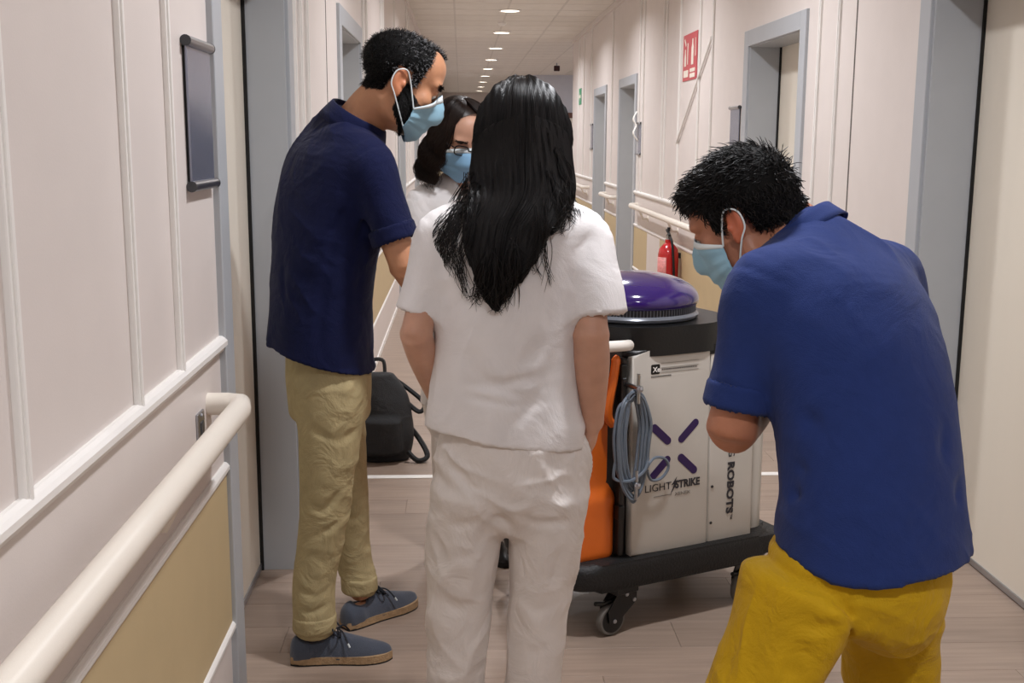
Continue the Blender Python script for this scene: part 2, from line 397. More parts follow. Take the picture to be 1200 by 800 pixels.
for y in (1.0, 5.03, 5.30, 7.56, 7.965, 8.68, 9.27, 9.40, 10.40, 10.62, 12.55, 14.55, 15.45, 16.1): batten(1, y, wr)
for (s, y, p) in ((-1, 5.03, wl), (1, 4.82, wr)): 
    slab('panel_joint', mat('joint_gap', '#5d5550', .8), p, s, y-.006, y+.006, 1.04, CEIL, .0015)
# slanting white cable cover and moulded strip on the right wall
b = BM(); dx = face(1, .014); b.tube([(dx, 7.575, 2.17), (dx, 8.70, 1.48)], .009, 6); b.obj('cable_cover', TRIMW, wr)
def door(n, side, y0, y1, lever=True):
    x0 = face(side, 0); d = struct(empty('door_%d' % n, (x0, (y0+y1)/2, 0))); cy = (y0+y1)/2; hw = (y1-y0)/2
    def bx(name, m, lo, hi, bev=0):
        b = BM(); l = [min(lo[i], hi[i]) for i in range(3)]; h = [max(lo[i], hi[i]) for i in range(3)]; b.box(l, h, bev=bev, seg=2); return b.obj(name, m, d)
    s = side; RD = .134 if side < 0 else .176
    for e in (-1, 1):
        bx('casing', GREY, (-s*.016, e*hw, 0), (s*.004, e*(hw+CW), 2.125), .003)
        bx('jamb', GREY, (-s*.004, e*(hw-.016), 0), (s*RD, e*(hw+.004), 2.045), .001)
        bx('seal', BLACKRUB, (s*(RD-.012), e*(hw-.022), 0), (s*(RD+.002), e*(hw-.015), 2.03))
    bx('casing_head', GREY, (-s*.016, -hw, 2.035), (s*.004, hw, 2.125), .003); bx('jamb_head', GREY, (-s*.004, -hw, 2.03), (s*RD, hw, 2.046), .001)
    bx('leaf', CREAM, (s*RD, -hw+.004, .008), (s*(RD+.045), hw-.004, 2.04), .002)
    bx('drop_seal', CHROME, (s*(RD-.006), -hw+.02, .004), (s*(RD+.003), hw-.02, .026), .002)
    if lever:
        b = BM(); yh = -hw+.09; b.tube([(s*(RD+.01), yh, 1.0), (s*(RD-.055), yh, 1.0), (s*(RD-.055), yh+.02, 1.0), (s*(RD-.055), yh+.12, 1.0)], .009, 8); b.tube([(s*(RD+.01), yh, 1.0), (s*(RD-.008), yh, 1.0)], .026, 16); b.obj('handle', CHROME, d, True)
    return d
k = 1
for s, L in ((-1, L_DOORS), (1, R_DOORS)):
    for a, c in L: door(k, s, a, c); k += 1
# ceiling: dropped tiles in a grid, plain beyond
b = BM(); b.box((XL-.3, YB, CEIL), (XR+.3, 11.4, CEIL+.08)); b.box((XL-.3, 11.4, CEIL+.012), (6.2, YFAR, CEIL+.08)); ceil = struct(b.obj('ceiling', CEILM))
tm = {}
for j in range(41):
    for i in range(8):
        y = 11.4+j*.6; xx = XL-.09+i*.6; x1 = min(xx+.6, XR) if y < YE else xx+.6
        if xx >= XR-.05 and y < YE: continue
        key = round(x1-xx, 2)
        if key not in tm: q = BM(); q.box((.006, .006, 0), (x1-xx-.006, .594, .012), bev=.003); o = q.obj('ceiling_tile', CEILM, ceil); tm[key] = o.data
        else: o = link('ceiling_tile', tm[key], None, ceil)
        o.location = (xx, y, CEIL)
q = BM()
for i in range(1, 5): x = XL-.09+i*.6; q.box((x-.011, 11.4, CEIL-.002), (x+.011, YFAR, CEIL+.01))
for j in range(41): y = 11.4+j*.6; q.box((XL, y-.007, CEIL-.001), (XR, y+.007, CEIL+.01))
q.obj('tile_grid', mat('grid_metal', '#cfc8be', .5), ceil)
for s, p in ((-1, wl), (1, wr)): slab('cornice', WALL, p, s, YB, YE, CEIL-.06, CEIL-.001, .03)
# ends of the place
b = BM(); b.box((XL-.3, YB-.2, 0), (XR+.3, YB, CEIL)); struct(b.obj('wall_back', WALL))
b = BM(); b.box((XL-.3, YFAR, 0), (6.4, YFAR+.2, CEIL)); struct(b.obj('wall_end', WALL))
COOL = mat('cool_white_paint', '#d6d8e0', .5, var=.02)
b = BM(); b.box((XR-.02, 26, 0), (6.2, 26.2, CEIL)); struct(b.obj('wall_far', COOL))
b = BM(); b.box((6.0, YE-.2, 0), (6.2, 26, CEIL)); b.box((XR+.26, YE-.2, 0), (6.0, YE, CEIL)); struct(b.obj('wall_side', COOL))
b = BM(); b.box((2.2, 25.95, 0), (2.32, 26.0, 2.12)); b.box((3.3, 25.95, 0), (3.42, 26.0, 2.12)); b.box((2.32, 25.95, 2.0), (3.3, 26.0, 2.12)); o = b.obj('door_frame', mat('brown_wood', '#6b4636', .5), None)
b = BM(); b.box((2.32, 25.97, 0), (3.3, 25.995, 2.0)); b.obj('leaf', CREAM, o); o.name = 'door_9'; struct(o)
b = BM(); b.box((-.1, 35.93, 0), (1.2, 36.0, 2.2)); o = struct(b.obj('door_10', mat('tan_wood', '#a98b6b', .5)))
b = BM(); b.box((-.02, 35.9, .01), (.54, 35.95, 2.12)); b.box((.56, 35.9, .01), (1.12, 35.95, 2.12)); b.obj('leaf', CREAM, o)
# ------------------------------------------------------------------ downlights
lm = rm = None; ordn = ['nearest', 'second', 'third', 'fourth', 'fifth', 'sixth', 'seventh', 'eighth', 'ninth']
for i, y in enumerate(LIGHT_Y):
    o = empty('ceiling_downlight', (LIGHT_X, y, CEIL)); vis = i-5
    lab = 'round white recessed ceiling downlight, %s of the lit row counting away from the camera' % ordn[vis] if vis >= 0 else 'round white recessed ceiling downlight out of the picture, '+['almost above the camera', 'over the woman with long black hair', 'over the white floor strip', 'past the robot', 'over the tall grey right doorway'][i]
    tag(o, lab, 'ceiling light', 'downlights along the corridor ceiling')
    if lm is None:
        b = BM(); b.lathe([(.125, -.001), (.128, -.008), (.118, -.014), (.106, -.012), (.104, -.002)], 32); r = b.obj('bezel', TRIMW, o, True); rm = r.data
        b = BM(); b.lathe([(0, -.006), (.104, -.006), (.104, -.003), (0, -.003)], 32); r = b.obj('diffuser', LAMPM, o, True); lm = r.data
    else: link('bezel', rm, None, o); link('diffuser', lm, None, o)
    ld = bpy.data.lights.new('lamp', 'AREA'); ld.shape = 'DISK'; ld.size = .2; ld.energy = LAMP_W; ld.color = LAMP_COL; ld.spread = LAMP_SPREAD
    lo = bpy.data.objects.new('lamp', ld); COL.objects.link(lo); lo.parent = o; lo.location = (0, 0, -.016)
for x, y, wh in ((4, 19.5, 'nearer'), (4, 23, 'farther')):   # unseen panels added to give cool light in the lobby beyond the right wall
    o = empty('lobby_fill_light', (x, y, CEIL)); tag(o, wh+' square cool fill light added on the unseen side lobby ceiling', 'ceiling light', 'added lobby fill lights')
    b = BM(); b.box((-.3, -.3, -.012), (.3, .3, -.001), bev=.003); b.obj('frame', TRIMW, o); b = BM(); b.box((-.27, -.27, -.016), (.27, .27, -.011)); b.obj('diffuser', mat('fill_light_diffuser', '#eef2ff', .4, emit=5), o)
    ld = bpy.data.lights.new('lamp', 'AREA'); ld.shape = 'SQUARE'; ld.size = .5; ld.energy = 50; ld.color = (.82, .88, 1)
    lo = bpy.data.objects.new('lamp', ld); COL.objects.link(lo); lo.parent = o; lo.location = (0, 0, -.02)
# small ceiling things
o = empty('smoke_detector', (.52, 14.6, CEIL)); tag(o, 'small round smoke detector on the ceiling between the two nearest lit downlights', 'detector')
b = BM(); b.lathe([(0, -.04), (.03, -.04), (.045, -.025), (.055, -.012), (.055, -.001), (0, -.001)], 20); b.obj('housing', TRIMW, o, True)
b = BM(); b.tube([(.024*math.cos(a), .024*math.sin(a), -.036) for a in np.linspace(0, 6.28, 17)[:-1]], .004, 6, closed=True); b.obj('vent_ring', GREY, o)
o = empty('emergency_beacon', (1.83, 22, CEIL)); tag(o, 'small dark red box hanging from the far ceiling right of the lit row', 'beacon')
b = BM(); b.tube([(0, 0, 0), (0, 0, -.05)], .012, 8); b.obj('stem', GREY, o); b = BM(); b.box((-.055, -.04, -.15), (.055, .04, -.05), bev=.008); b.obj('housing', mat('beacon_red', '#3a1512', .5), o)
# ------------------------------------------------------------------ things on the walls
def plaque(name, side, y0, y1, z0, z1, label, group=None):
    """door sign: flat grey plate held between two round clip bars"""
    o = empty(name, (face(side, 0), (y0+y1)/2, (z0+z1)/2)); h = (z1-z0)/2; hw = (y1-y0)/2; s = side
    b = BM(); xs = sorted((-s*.006, -s*.011)); b.box((xs[0], -hw+.006, -h), (xs[1], hw-.006, h), bev=.001); b.obj('plate', mat('sign_plate', '#8f93a3', .22, .55, var=.03), o)
    b = BM(); xs = sorted((0, -s*.006)); b.box((xs[0], -hw+.012, -h+.01), (xs[1], hw-.012, h-.01)); b.obj('backing', BLACKRUB, o)
    for e in (-1, 1):
        b = BM(); b.tube([(-s*.011, -hw, e*h), (-s*.011, hw, e*h)], .011, 14); c = b.obj('clip_bar', CHROME, o, True)
        for q in (-1, 1): b = BM(); b.tube([(-s*.011, q*(hw-.001), e*h), (-s*.011, q*(hw+.004), e*h)], .0115, 14); b.obj('end_cap', mat('dark_grey_plastic', '#3c3e42', .5), c)
    return tag(o, label, 'sign', group)
plaque('door_sign', -1, 2.425, 2.655, 1.40, 1.70, 'empty grey metal door sign with two clip bars on the near left wall')
plaque('door_sign', 1, 6.75, 6.98, 1.40, 1.70, 'grey metal door sign on the right wall just left of the half-open cream doorway')
plaque('door_sign', 1, 14.30, 14.53, 1.40, 1.70, 'small distant grey door sign left of the farthest right doorway')
o = plaque('door_sign', 1, 10.45, 10.70, 1.38, 1.66, 'grey door sign with a white curled card, right of the tall grey doorway')
b = BM(); G = smooth_path([(-.015, .12, .25), (-.05, .10, .18), (-.03, .05, .12), (-.06, .02, .05), (-.02, -.03, -.02)], 14)
V, F = sheet(np.stack([G+np.array([0, -.045, 0]), G+np.array([0, .045, 0])]), .002); link('curled_card', mesh_np('card', V, F), mat('paper', '#f4f1ea', .6), o)
# fire sign
RED = mat('sign_red', '#c4545a', .45, var=.04)
o = empty('fire_sign', (face(1, 0), 8.315, 2.10)); tag(o, 'red fire extinguisher sign with white pictograms high on the right wall', 'sign')
b = BM(); b.box((-.006, -.25, -.165), (-.001, .25, .165), bev=.001); b.obj('board', RED, o)
SW = mat('sign_white', '#ece2d4', .5)
def flat(pts, name, m, par, x=-.0075): b = BM(); b.prism(pts, -.0008, .0008, M=Matrix(((0, 0, 1, x), (1, 0, 0, 0), (0, 1, 0, 0), (0, 0, 0, 1)))); return b.obj(name, m, par)
def bottle(cy, w, z0, z1): return [(cy-w, z0), (cy+w, z0), (cy+w, z1-.06), (cy+w*.45, z1-.03), (cy+w*.4, z1), (cy-w*.4, z1), (cy-w*.45, z1-.03), (cy-w, z1-.06)]
flat(bottle(-.10, .038, -.06, .12), 'pictogram', SW, o); flat(bottle(.16, .03, -.06, .06), 'pictogram', SW, o)
flat([(.13, .09), (.15, .08), (.20, .13), (.18, .14)], 'pictogram', SW, o); flat([(.06, -.05), (.08, -.05), (.085, .1), (.055, .1)], 'pictogram', SW, o); flat([(-.21, 0), (-.19, -.01), (-.185, .12), (-.2, .12)], 'pictogram', SW, o)
flat(rrect(-.2, -.15, -.02, -.12, .008, 2), 'print_bar', SW, o); flat(rrect(-.2, -.11, -.02, -.085, .008, 2), 'print_bar', SW, o); flat(rrect(.04, -.14, .21, -.09, .008, 2), 'print_bar', SW, o)
o = empty('exit_sign', (face(1, 0), 15.95, 2.10)); tag(o, 'small green exit sign far down the right wall', 'sign')
b = BM(); b.box((-.006, -.16, -.11), (-.001, .16, .11), bev=.001); b.obj('board', mat('sign_green', '#3f8f68', .5), o)
flat([(-.1, -.02), (.02, -.02), (.02, -.06), (.1, 0), (.02, .06), (.02, .02), (-.1, .02)], 'arrow', SW, o)
o = empty('card_reader', (face(-1, 0), 2.44, .868)); tag(o, 'small metal lock plate on the left wall behind the handrail', 'lock plate')
b = BM(); b.box((.0, -.03, -.042), (.006, .03, .042), bev=.002, seg=2); b.obj('plate', CHROME, o); b = BM(); b.box((.005, -.012, -.02), (.008, .012, .02), bev=.001); b.obj('slot', mat('dark_grey_plastic', '#3c3e42', .5), o)
for e in (-1, 1): b = BM(); b.lathe([(0, .003), (.004, .002), (.004, 0)], 8, M=Matrix.Translation((.006, 0, e*.034))@Matrix.Rotation(math.pi/2, 4, 'Y')); b.obj('screw', GREY, o)
# handrails
def handrail(side, y0, y1, label, r=.0235, off=.075, z=.905, ends=(1, 1)):
    o = empty('handrail', (face(side, 0), (y0+y1)/2, z)); L = (y1-y0)/2; s = -side; pts = []
    if ends[0]: pts += [(0, -L+.0, 0), (s*off*.55, -L, 0), (s*off*.9, -L+.012, 0)]
    pts += [(s*off, -L+.06, 0)] if ends[0] else [(s*off, -L, 0)]
    pts += [(s*off, 0, 0)]; pts += [(s*off, L-.06, 0), (s*off*.9, L-.012, 0), (s*off*.55, L, 0), (0, L, 0)] if ends[1] else [(s*off, L, 0)]
    b = BM(); b.tube(pts, r, 16); b.obj('rail', RAILM, o, True, 60)
    n = max(2, int((y1-y0)/1.1)); 
    for i in range(n):
        yy = -L+.25+(2*L-.85)*i/(n-1); b = BM(); b.tube([(0, yy, -.085), (s*off*.6, yy, -.085), (s*off, yy, -r+.004)], .010, 8); c = b.obj('bracket', RAILM, o, True)
        b = BM(); b.lathe([(0, .006), (.026, .006), (.028, 0)], 16, M=Matrix.Translation((0, yy, -.085))@Matrix.Rotation(s*math.pi/2, 4, 'Y')); b.obj('rosette', RAILM, c, True)
    return tag(o, label, 'handrail')
handrail(-1, -2.2, 2.535, 'thick cream handrail with a curved end on the near left wall', r=.026, off=.082)
handrail(1, 6.95, 10.6, 'white handrail on the right wall above the red fire extinguisher')
handrail(1, 12.05, 12.95, 'short white handrail on the right wall between the two far grey doorways', r=.022)
handrail(1, 14.7, 16.9, 'distant white handrail beyond the farthest grey doorway on the right', r=.022)
handrail(-1, 6.9, 10.4, 'cream handrail on the left wall behind the standing man in the navy polo')
# fire extinguisher
o = empty('fire_extinguisher', (face(1, .095), 8.45, .30)); tag(o, 'red fire extinguisher hanging on the right wall behind the purple dome', 'fire extinguisher')
FR = mat('extinguisher_red', '#c01e22', .25, coat=.5, var=.03)
b = BM(); b.lathe([(0, 0), (.07, 0), (.078, .012), (.078, .36), (.07, .40), (.045, .43), (.028, .445), (.028, .47), (0, .47)], 32); b.obj('cylinder', FR, o, True)
b = BM(); b.tube([(0, 0, .465), (0, 0, .50)], .02, 12); v = b.obj('valve', CHROME, o, True)
b = BM(); b.tube([(.0, -.03, .50), (0, .0, .515), (0, .085, .535)], .011, 8); b.tube([(0, -.02, .49), (0, .05, .50), (0, .08, .49)], .008, 8); b.tube([(0, .01, .53), (0, .01, .56)], .012, 8); b.obj('lever', BLACKRUB, v, True)
b = BM(); b.tube(smooth_path([(.0, -.02, .49), (.01, -.075, .46), (.02, -.092, .34), (.03, -.088, .2), (.03, -.086, .08)], 18), .01, 8); b.obj('hose', BLACKRUB, o, True)
b = BM(); G = np.array([[(.0792*math.cos(a), .0792*math.sin(a), z) for z in (.12, .34)] for a in np.linspace(math.radians(170), math.radians(250), 12)]); V, F = sheet(G, .0006); lb = link('label', mesh_np('label', V, F), mat('extinguisher_label', '#d88a86', .5, var=.25, vscale=60), o)
b = BM(); b.box((.05, -.03, .33), (.095, .03, .37), bev=.004); b.obj('bracket', BLACKRUB, o)
# ------------------------------------------------------------------ backpack on the floor
BK = mat('backpack_nylon', '#15161a', .6, var=.15, bump=.4, bscale=300, bump2=.4, b2scale=14)
o = empty('backpack', (-.395, 5.24, 0), -.15); tag(o, 'black backpack standing on the floor behind the man in khaki trousers', 'backpack')
def from_field(fd, res, name, m, parent=None, fine=(), smooth=2, off=(0, 0, 0)):
    V, F = fd.mesh(res, fine, smooth); 
    return link(name, mesh_np(name, V-np.asarray(off), F), m, parent)
fd = Field(); fd.add(chain([((0, 0, .01), .15, .085), ((.0, 0, .12), .165, .1), ((0, .0, .28), .15, .085), ((-.01, 0, .40), .09, .05)], cap=.4), 0); fd.add(chain([((.02, -.08, .06), .11, .05), ((.02, -.085, .2), .105, .05)]), .02)
fd.disp(lambda X, Y, Z: .006*wob(X, Y, Z, 28)); fd.cut(lambda X, Y, Z: -Z+0*X+0*Y+.002); from_field(fd, .007, 'bag', BK, o)
b = BM(); b.tube(smooth_path([(.05, .05, .39), (.12, .06, .34), (.215, .03, .27), (.19, .02, .23), (.10, .03, .30)], 24), [.012]*24, 6); b.tube(smooth_path([(.12, .07, .16), (.19, .02, .10), (.24, -.03, .03), (.2, -.06, .012), (.15, -.05, .05)], 24), .013, 6); b.obj('shoulder_strap', BK, o, True)
b = BM(); b.tube(smooth_path([(-.04, .02, .42), (-.03, .03, .47), (.02, .03, .47), (.03, .02, .41)], 14), .009, 6); b.obj('top_handle', BK, o, True)
# ------------------------------------------------------------------ disinfection robot
RB = empty('disinfection_robot', (.50, 3.28, 0), math.radians(25))
tag(RB, 'grey and orange wheeled disinfection robot with a glossy purple dome', 'robot')
BODY = mat('robot_grey_panel', '#c9c4bc', .38, var=.03); ORG = mat('robot_orange_shell', '#d9681c', .42, var=.05, bump=.08, bscale=90)
BLK = mat('robot_black_foam', '#101113', .55, var=.15, bump=.6, bscale=130); BLKG = mat('robot_black_gloss', '#0a0b0d', .38, var=.1, bump=.15, bscale=120)
PUR = mat('dome_purple', '#2e1763', .12, coat=.8, var=.02); INK = mat('logo_ink_dark', '#2c2a30', .5); PINK = mat('logo_purple', '#2d1150', .45); DARK = mat('robot_dark_core', '#2a2422', .5, var=.1)
b = BM(); b.prism(rrect(-.20, -.03, .60, .50, .10, 8), .15, .238, bev=.03, seg=4); b.prism(rrect(.30, -.028, .62, .49, .05, 6), .172, .232, bev=.01); b.obj('bumper', BLK, RB, True, 50)
b = BM(); b.prism(rrect(-.10, .04, .52, .42, .05), .17, .90); b.obj('core', DARK, RB)
# side panels
b = BM(); pts = [(.025, .236), (.313, .228), (.300, .885), (.012, .885)]
M_side = Matrix(((1, 0, 0, 0), (0, 0, -1, .035), (0, 1, 0, 0), (0, 0, 0, 1)))
def side(pts, d0, d1, name, m, bev, par=RB):   # outline in (along, up), depth toward the viewer of the side
    b = BM(); b.prism(pts, d0, d1, bev=bev, seg=3, M=M_side); return b.obj(name, m, par, True, 50)
top = [(.012+(.3-.012)*t, .862+.03*math.sin(math.pi*t)) for t in np.linspace(0, 1, 12)]
main = side([(.022, .238), (.312, .230)]+top[::-1], 0, .036, 'side_panel', BODY, .006)
rear = side([(.316, .230), (.492, .228), (.478, .86), (.304, .862)], 0, .034, 'rear_panel', BODY, .005)
for u, v in ((.325, .60), (.325, .42), (.325, .30)): b = BM(); b.lathe([(0, .003), (.004, .0025), (.005, 0)], 10, M=Matrix.Translation((u, -.0005, v))@Matrix.Rotation(math.pi/2, 4, 'X')); b.obj('screw', DARK, rear)
b = BM(); b.prism(rrect(.485, .04, .58, .44, .04), .22, .84, bev=.01); b.obj('rear_cover', BODY, RB, True, 50)
b = BM(); b.box((.03, .415, .22), (.49, .45, .87), bev=.008, seg=2); b.obj('side_panel', BODY, RB)
# orange end shell: upper part set back, lower part bulging
fd = Field(); fd.add(chain([((-.07, .22, .225), .10, .205), ((-.075, .22, .40), .105, .205), ((-.07, .22, .455), .10, .20)], flat=(True, True)), 0); fd.add(chain([((-.06, .22, .44), .075, .195), ((-.055, .22, .72), .07, .19), ((-.05, .22, .86), .06, .185)], flat=(True, True)), .03)
fd.ops = []; fd.lo = np.array([-.19, 0, .2]); fd.hi = np.array([.01, .46, .9])
def box_p(c, h, r):
    p = Prim(); c = np.array(c); h = np.array(h)-r; p.lo = c-h-r; p.hi = c+h+r
    def f(X, Y, Z):
        q = [np.abs(X-c[0])-h[0], np.abs(Y-c[1])-h[1], np.abs(Z-c[2])-h[2]]
        return np.sqrt(np.maximum(q[0], 0)**2+np.maximum(q[1], 0)**2+np.maximum(q[2], 0)**2)+np.minimum(np.maximum(np.maximum(q[0], q[1]), q[2]), 0)-r
    p.f = f; return p
fd.add(box_p((-.095, .225, .335), (.082, .20, .115), .035), 0).add(box_p((-.075, .225, .62), (.062, .185, .25), .03), .025)
from_field(fd, .006, 'orange_shell', ORG, RB, smooth=1)
b = BM(); b.tube(smooth_path([(-.035, .028, .86), (-.035, .02, .84), (-.06, .02, .70), (-.04, .022, .66)], 14), .014, 8); b.obj('orange_latch', ORG, RB, True)
b = BM(); b.box((-.016, .012, .24), (.004, .05, .86), bev=.004); b.obj('hinge_strip', DARK, RB)
for z in (.36, .49, .80): b = BM(); b.box((-.026, .0, z), (-.004, .03, z+.045), bev=.004, seg=2); b.obj('hinge', BLKG, RB)
# collar, dome
CX, CY = .185, .235
b = BM(); b.prism(rrect(CX-.255, CY-.245, CX+.265, CY+.245, .2, 14), .862, .95, bev=.026, seg=5); b.obj('collar', BLKG, RB, True, 60)
b = BM(); b.prism(rrect(.0, .0, .50, .47, .06, 6), .85, .882, bev=.012); b.obj('top_deck', BLKG, RB, True, 50)
b = BM(); b.lathe([(0, .955), (.206, .955), (.209, .963), (.204, .969), (.20, .972)], 64, c=(CX-.02, CY, 0)); b.obj('dome_base_ring', mat('clear_ring', '#70747c', .25, .2), RB, True)
b = BM(); b.lathe([(.196, .97), (.196, 1.0)], 64, c=(CX-.02, CY, 0)); r = b.obj('grille', mat('grille_dark', '#2a2b30', .4), RB, True)
for k in range(64):
    pass
b = BM()
for k in range(120): a = k*2*math.pi/120; b.box((CX-.02+.198*math.cos(a)-.0014, CY+.198*math.sin(a)-.0014, .972), (CX-.02+.198*math.cos(a)+.0014, CY+.198*math.sin(a)+.0014, .998))
q = b.obj('grille_bar', mat('grille_bar', '#6a6d76', .35, .5), r); q['kind'] = 'stuff'
prof = [(.20, .992), (.207, .998), (.208, 1.010)]+[(.208*math.cos(t)**.96, 1.010+.082*math.sin(t)) for t in np.linspace(.06, math.pi/2-.02, 20)]+[(0, 1.092)]
b = BM(); b.lathe(prof, 72, c=(CX-.02, CY, 0)); b.obj('dome', PUR, RB, True, 50)
# push handle
b = BM(); b.tube(smooth_path([(.006, .012, .90), (-.05, -.01, .905), (-.20, .02, .905), (-.27, .12, .905), (-.27, .33, .905), (-.2, .43, .905), (-.05, .45, .905)], 50), .0165, 12); b.obj('push_handle', mat('handle_white', '#e8e2da', .35), RB, True)
# cord with its cleats
CORD = mat('cord_blue_grey', '#6b7683', .45, var=.1)
pts = []
for k in range(9):
    w0 = .050+.012*math.sin(k*2.1)-.004*(k % 3); yy = -.030-.004*(k % 4)-.002*math.sin(k*1.7); dx = -.005+.008*math.sin(k*1.3)
    zt = .765-.006*(k % 3); zb = .475-.016*((k*2) % 4)+.01*math.sin(k)
    loop = [(dx-.3*w0, yy, zt-.01), (dx, yy-.004, zt+.004), (dx+.55*w0, yy, zt-.02), (dx+w0, yy, zt-.09), (dx+w0*.92, yy, (zt+zb)/2), (dx+w0*.75, yy, zb+.07), (dx+.3*w0, yy-.006, zb+.004), (dx-.2*w0, yy-.004, zb+.002), (dx-.75*w0, yy, zb+.06), (dx-w0, yy, (zt+zb)/2), (dx-w0*.95, yy, zt-.09), (dx-.7*w0, yy, zt-.03)]
    pts += loop
b = BM(); b.tube(smooth_path(pts, len(pts)*5), .0048, 6)
b.tube(smooth_path([(-.05, -.03, .62), (-.066, -.03, .53), (-.06, -.032, .505), (-.02, -.05, .50), (.03, -.05, .525), (.05, -.04, .56)], 30), .0048, 6)
b.tube(smooth_path([(.05, -.035, .52), (.07, -.03, .485), (.11, -.026, .485), (.135, -.026, .515), (.12, -.026, .545), (.08, -.028, .552), (.045, -.04, .53)], 34), .0045, 6)
cord = b.obj('power_cord', CORD, RB, True)
for z0, z1 in ((.735, .825), (.44, .53)):
    b = BM(); b.tube([(.0, -.052, z0), (.0, -.052, z1)], .0055, 8); b.tube([(.0, .03, (z0+z1)/2), (.0, -.052, (z0+z1)/2)], .008, 8); b.lathe([(0, .012), (.010, .008), (.013, 0), (.010, -.008), (0, -.012)], 14, c=(.0, -.056, (z0+z1)/2)); b.obj('cord_cleat', CHROME, RB, True)
# casters
def caster(x, y, rz, base=True):
    c = empty('caster', (x, y, 0), rz); c.parent = RB
    b = BM(); b.lathe([(.018, -.013), (.046, -.013), (.050, -.008), (.050, .008), (.046, .013), (.018, .013)], 32, M=Matrix.Translation((-.03, 0, .05))@Matrix.Rotation(math.pi/2, 4, 'X')); b.obj('wheel', mat('wheel_tread', '#6d6a66', .6), c, True)
    b = BM(); b.lathe([(0, .0145), (.008, .0145), (.034, .0138), (.040, .013), (.040, -.013), (.034, -.0138), (0, -.0145)], 28, M=Matrix.Translation((-.03, 0, .05))@Matrix.Rotation(math.pi/2, 4, 'X')); b.obj('wheel_hub', BLKG, c, True)
    b = BM(); 
    for s in (-1, 1): b.prism([(-.05, .045), (-.02, .04), (.055, .10), (.055, .15), (-.01, .15), (-.055, .085)], s*.020-.002, s*.020+.002, M=Matrix(((1, 0, 0, 0), (0, 0, 1, 0), (0, 1, 0, 0), (0, 0, 0, 1))))
    b.box((-.03, -.028, .13), (.06, .028, .158), bev=.004); b.obj('fork', BLKG, c)
    for u, v in ((.015, .128), (.045, .105), (-.03, .05)):
        b = BM(); b.lathe([(0, .004), (.006, .003), (.007, 0)], 10, M=Matrix.Translation((u, -.0225, v))@Matrix.Rotation(math.pi/2, 4, 'X')); b.obj('bolt', CHROME, c)
    b = BM(); b.tube([(-.09, 0, .112), (-.06, 0, .105), (-.02, 0, .11), (.0, 0, .125)], .007, 8); b.obj('brake_pedal', BLKG, c, True)
caster(-.02, -.0, .1); caster(.50, .03, .4); caster(-.06, .40, -.3); caster(.50, .40, .2)
# writing and marks
def bar(p, q, wd, name='logo_stroke', par=main, m=PINK):
    a = np.array(p); c = np.array(q); d = nrm(c-a); n = np.array([-d[1], d[0]])*wd; pts = []
    for ctr, s in ((c, 1), (a, -1)):
        for k in range(9): t = math.pi*k/8; pts.append(tuple(ctr+s*(n*math.cos(t)+d*wd*math.sin(t))*np.array([1, 1])))
    b = BM(); b.prism(pts, .0362, .0372, M=M_side); return b.obj(name, m, par)
lx, lz = .173, .562; 
for sx, sz in ((-1, 1), (1, 1), (-1, -1), (1, -1)): bar((lx+sx*.026, lz+sz*.030), (lx+sx*.077, lz+sz*.076), .0125)
text('LIGHT', .034, INK, main, (.068, -.0022, .436), width=.097, bold=-.0003)
text('STRIKE', .034, INK, main, (.180, -.0022, .436), width=.094, bold=.0012)
b = BM(); b.prism([(.186, .472), (.166, .448), (.176, .449), (.164, .420), (.188, .452), (.178, .452)], .0364, .0376, M=M_side); b.obj('lightning_mark', INK, main)
text('XENEX', .016, mat('ink_grey', '#8b8680', .5), main, (.180, -.0022, .412), width=.058); b = BM(); b.box((.10, -.0024, .417), (.168, -.0016, .4195)); b.obj('rule', mat('ink_grey', '#8b8680', .5), main)
b = BM(); b.prism(rrect(.078, .806, .110, .836, .004, 3), .0362, .037, M=M_side); b.obj('badge', BLKG, main); text('Xe', .022, TRIMW, main, (.084, -.003, .813), bold=.0004)
for z, x1 in ((.838, .255), (.824, .255), (.81, .255)): b = BM(); b.box((.114, -.0024, z-.0006), (x1, -.0016, z+.0006)); b.obj('rule', mat('ink_grey', '#8b8680', .5), main)
for i in range(22): b = BM(); b.box((.118+i*.006, -.0024, .8165), (.122+i*.006, -.0016, .8205)); b.obj('fine_print', mat('ink_dark_grey', '#5a5652', .5), main)
for i in range(12): b = BM(); b.box((.079+i*.0062, -.0024, .797), (.0835+i*.0062, -.0016, .8005)); b.obj('fine_print', mat('ink_dark_grey', '#5a5652', .5), main)
text('ROBOTS', .036, INK, rear, (.386, -.0008, .492), rot=(math.pi/2, math.pi/2, 0), width=.172, bold=.0014)
text('ZAPPING', .036, INK, rear, (.386, -.0008, .70), rot=(math.pi/2, math.pi/2, 0), width=.19, bold=-.0002)
text('TM', .012, INK, rear, (.402, -.0008, .316), rot=(math.pi/2, math.pi/2, 0))
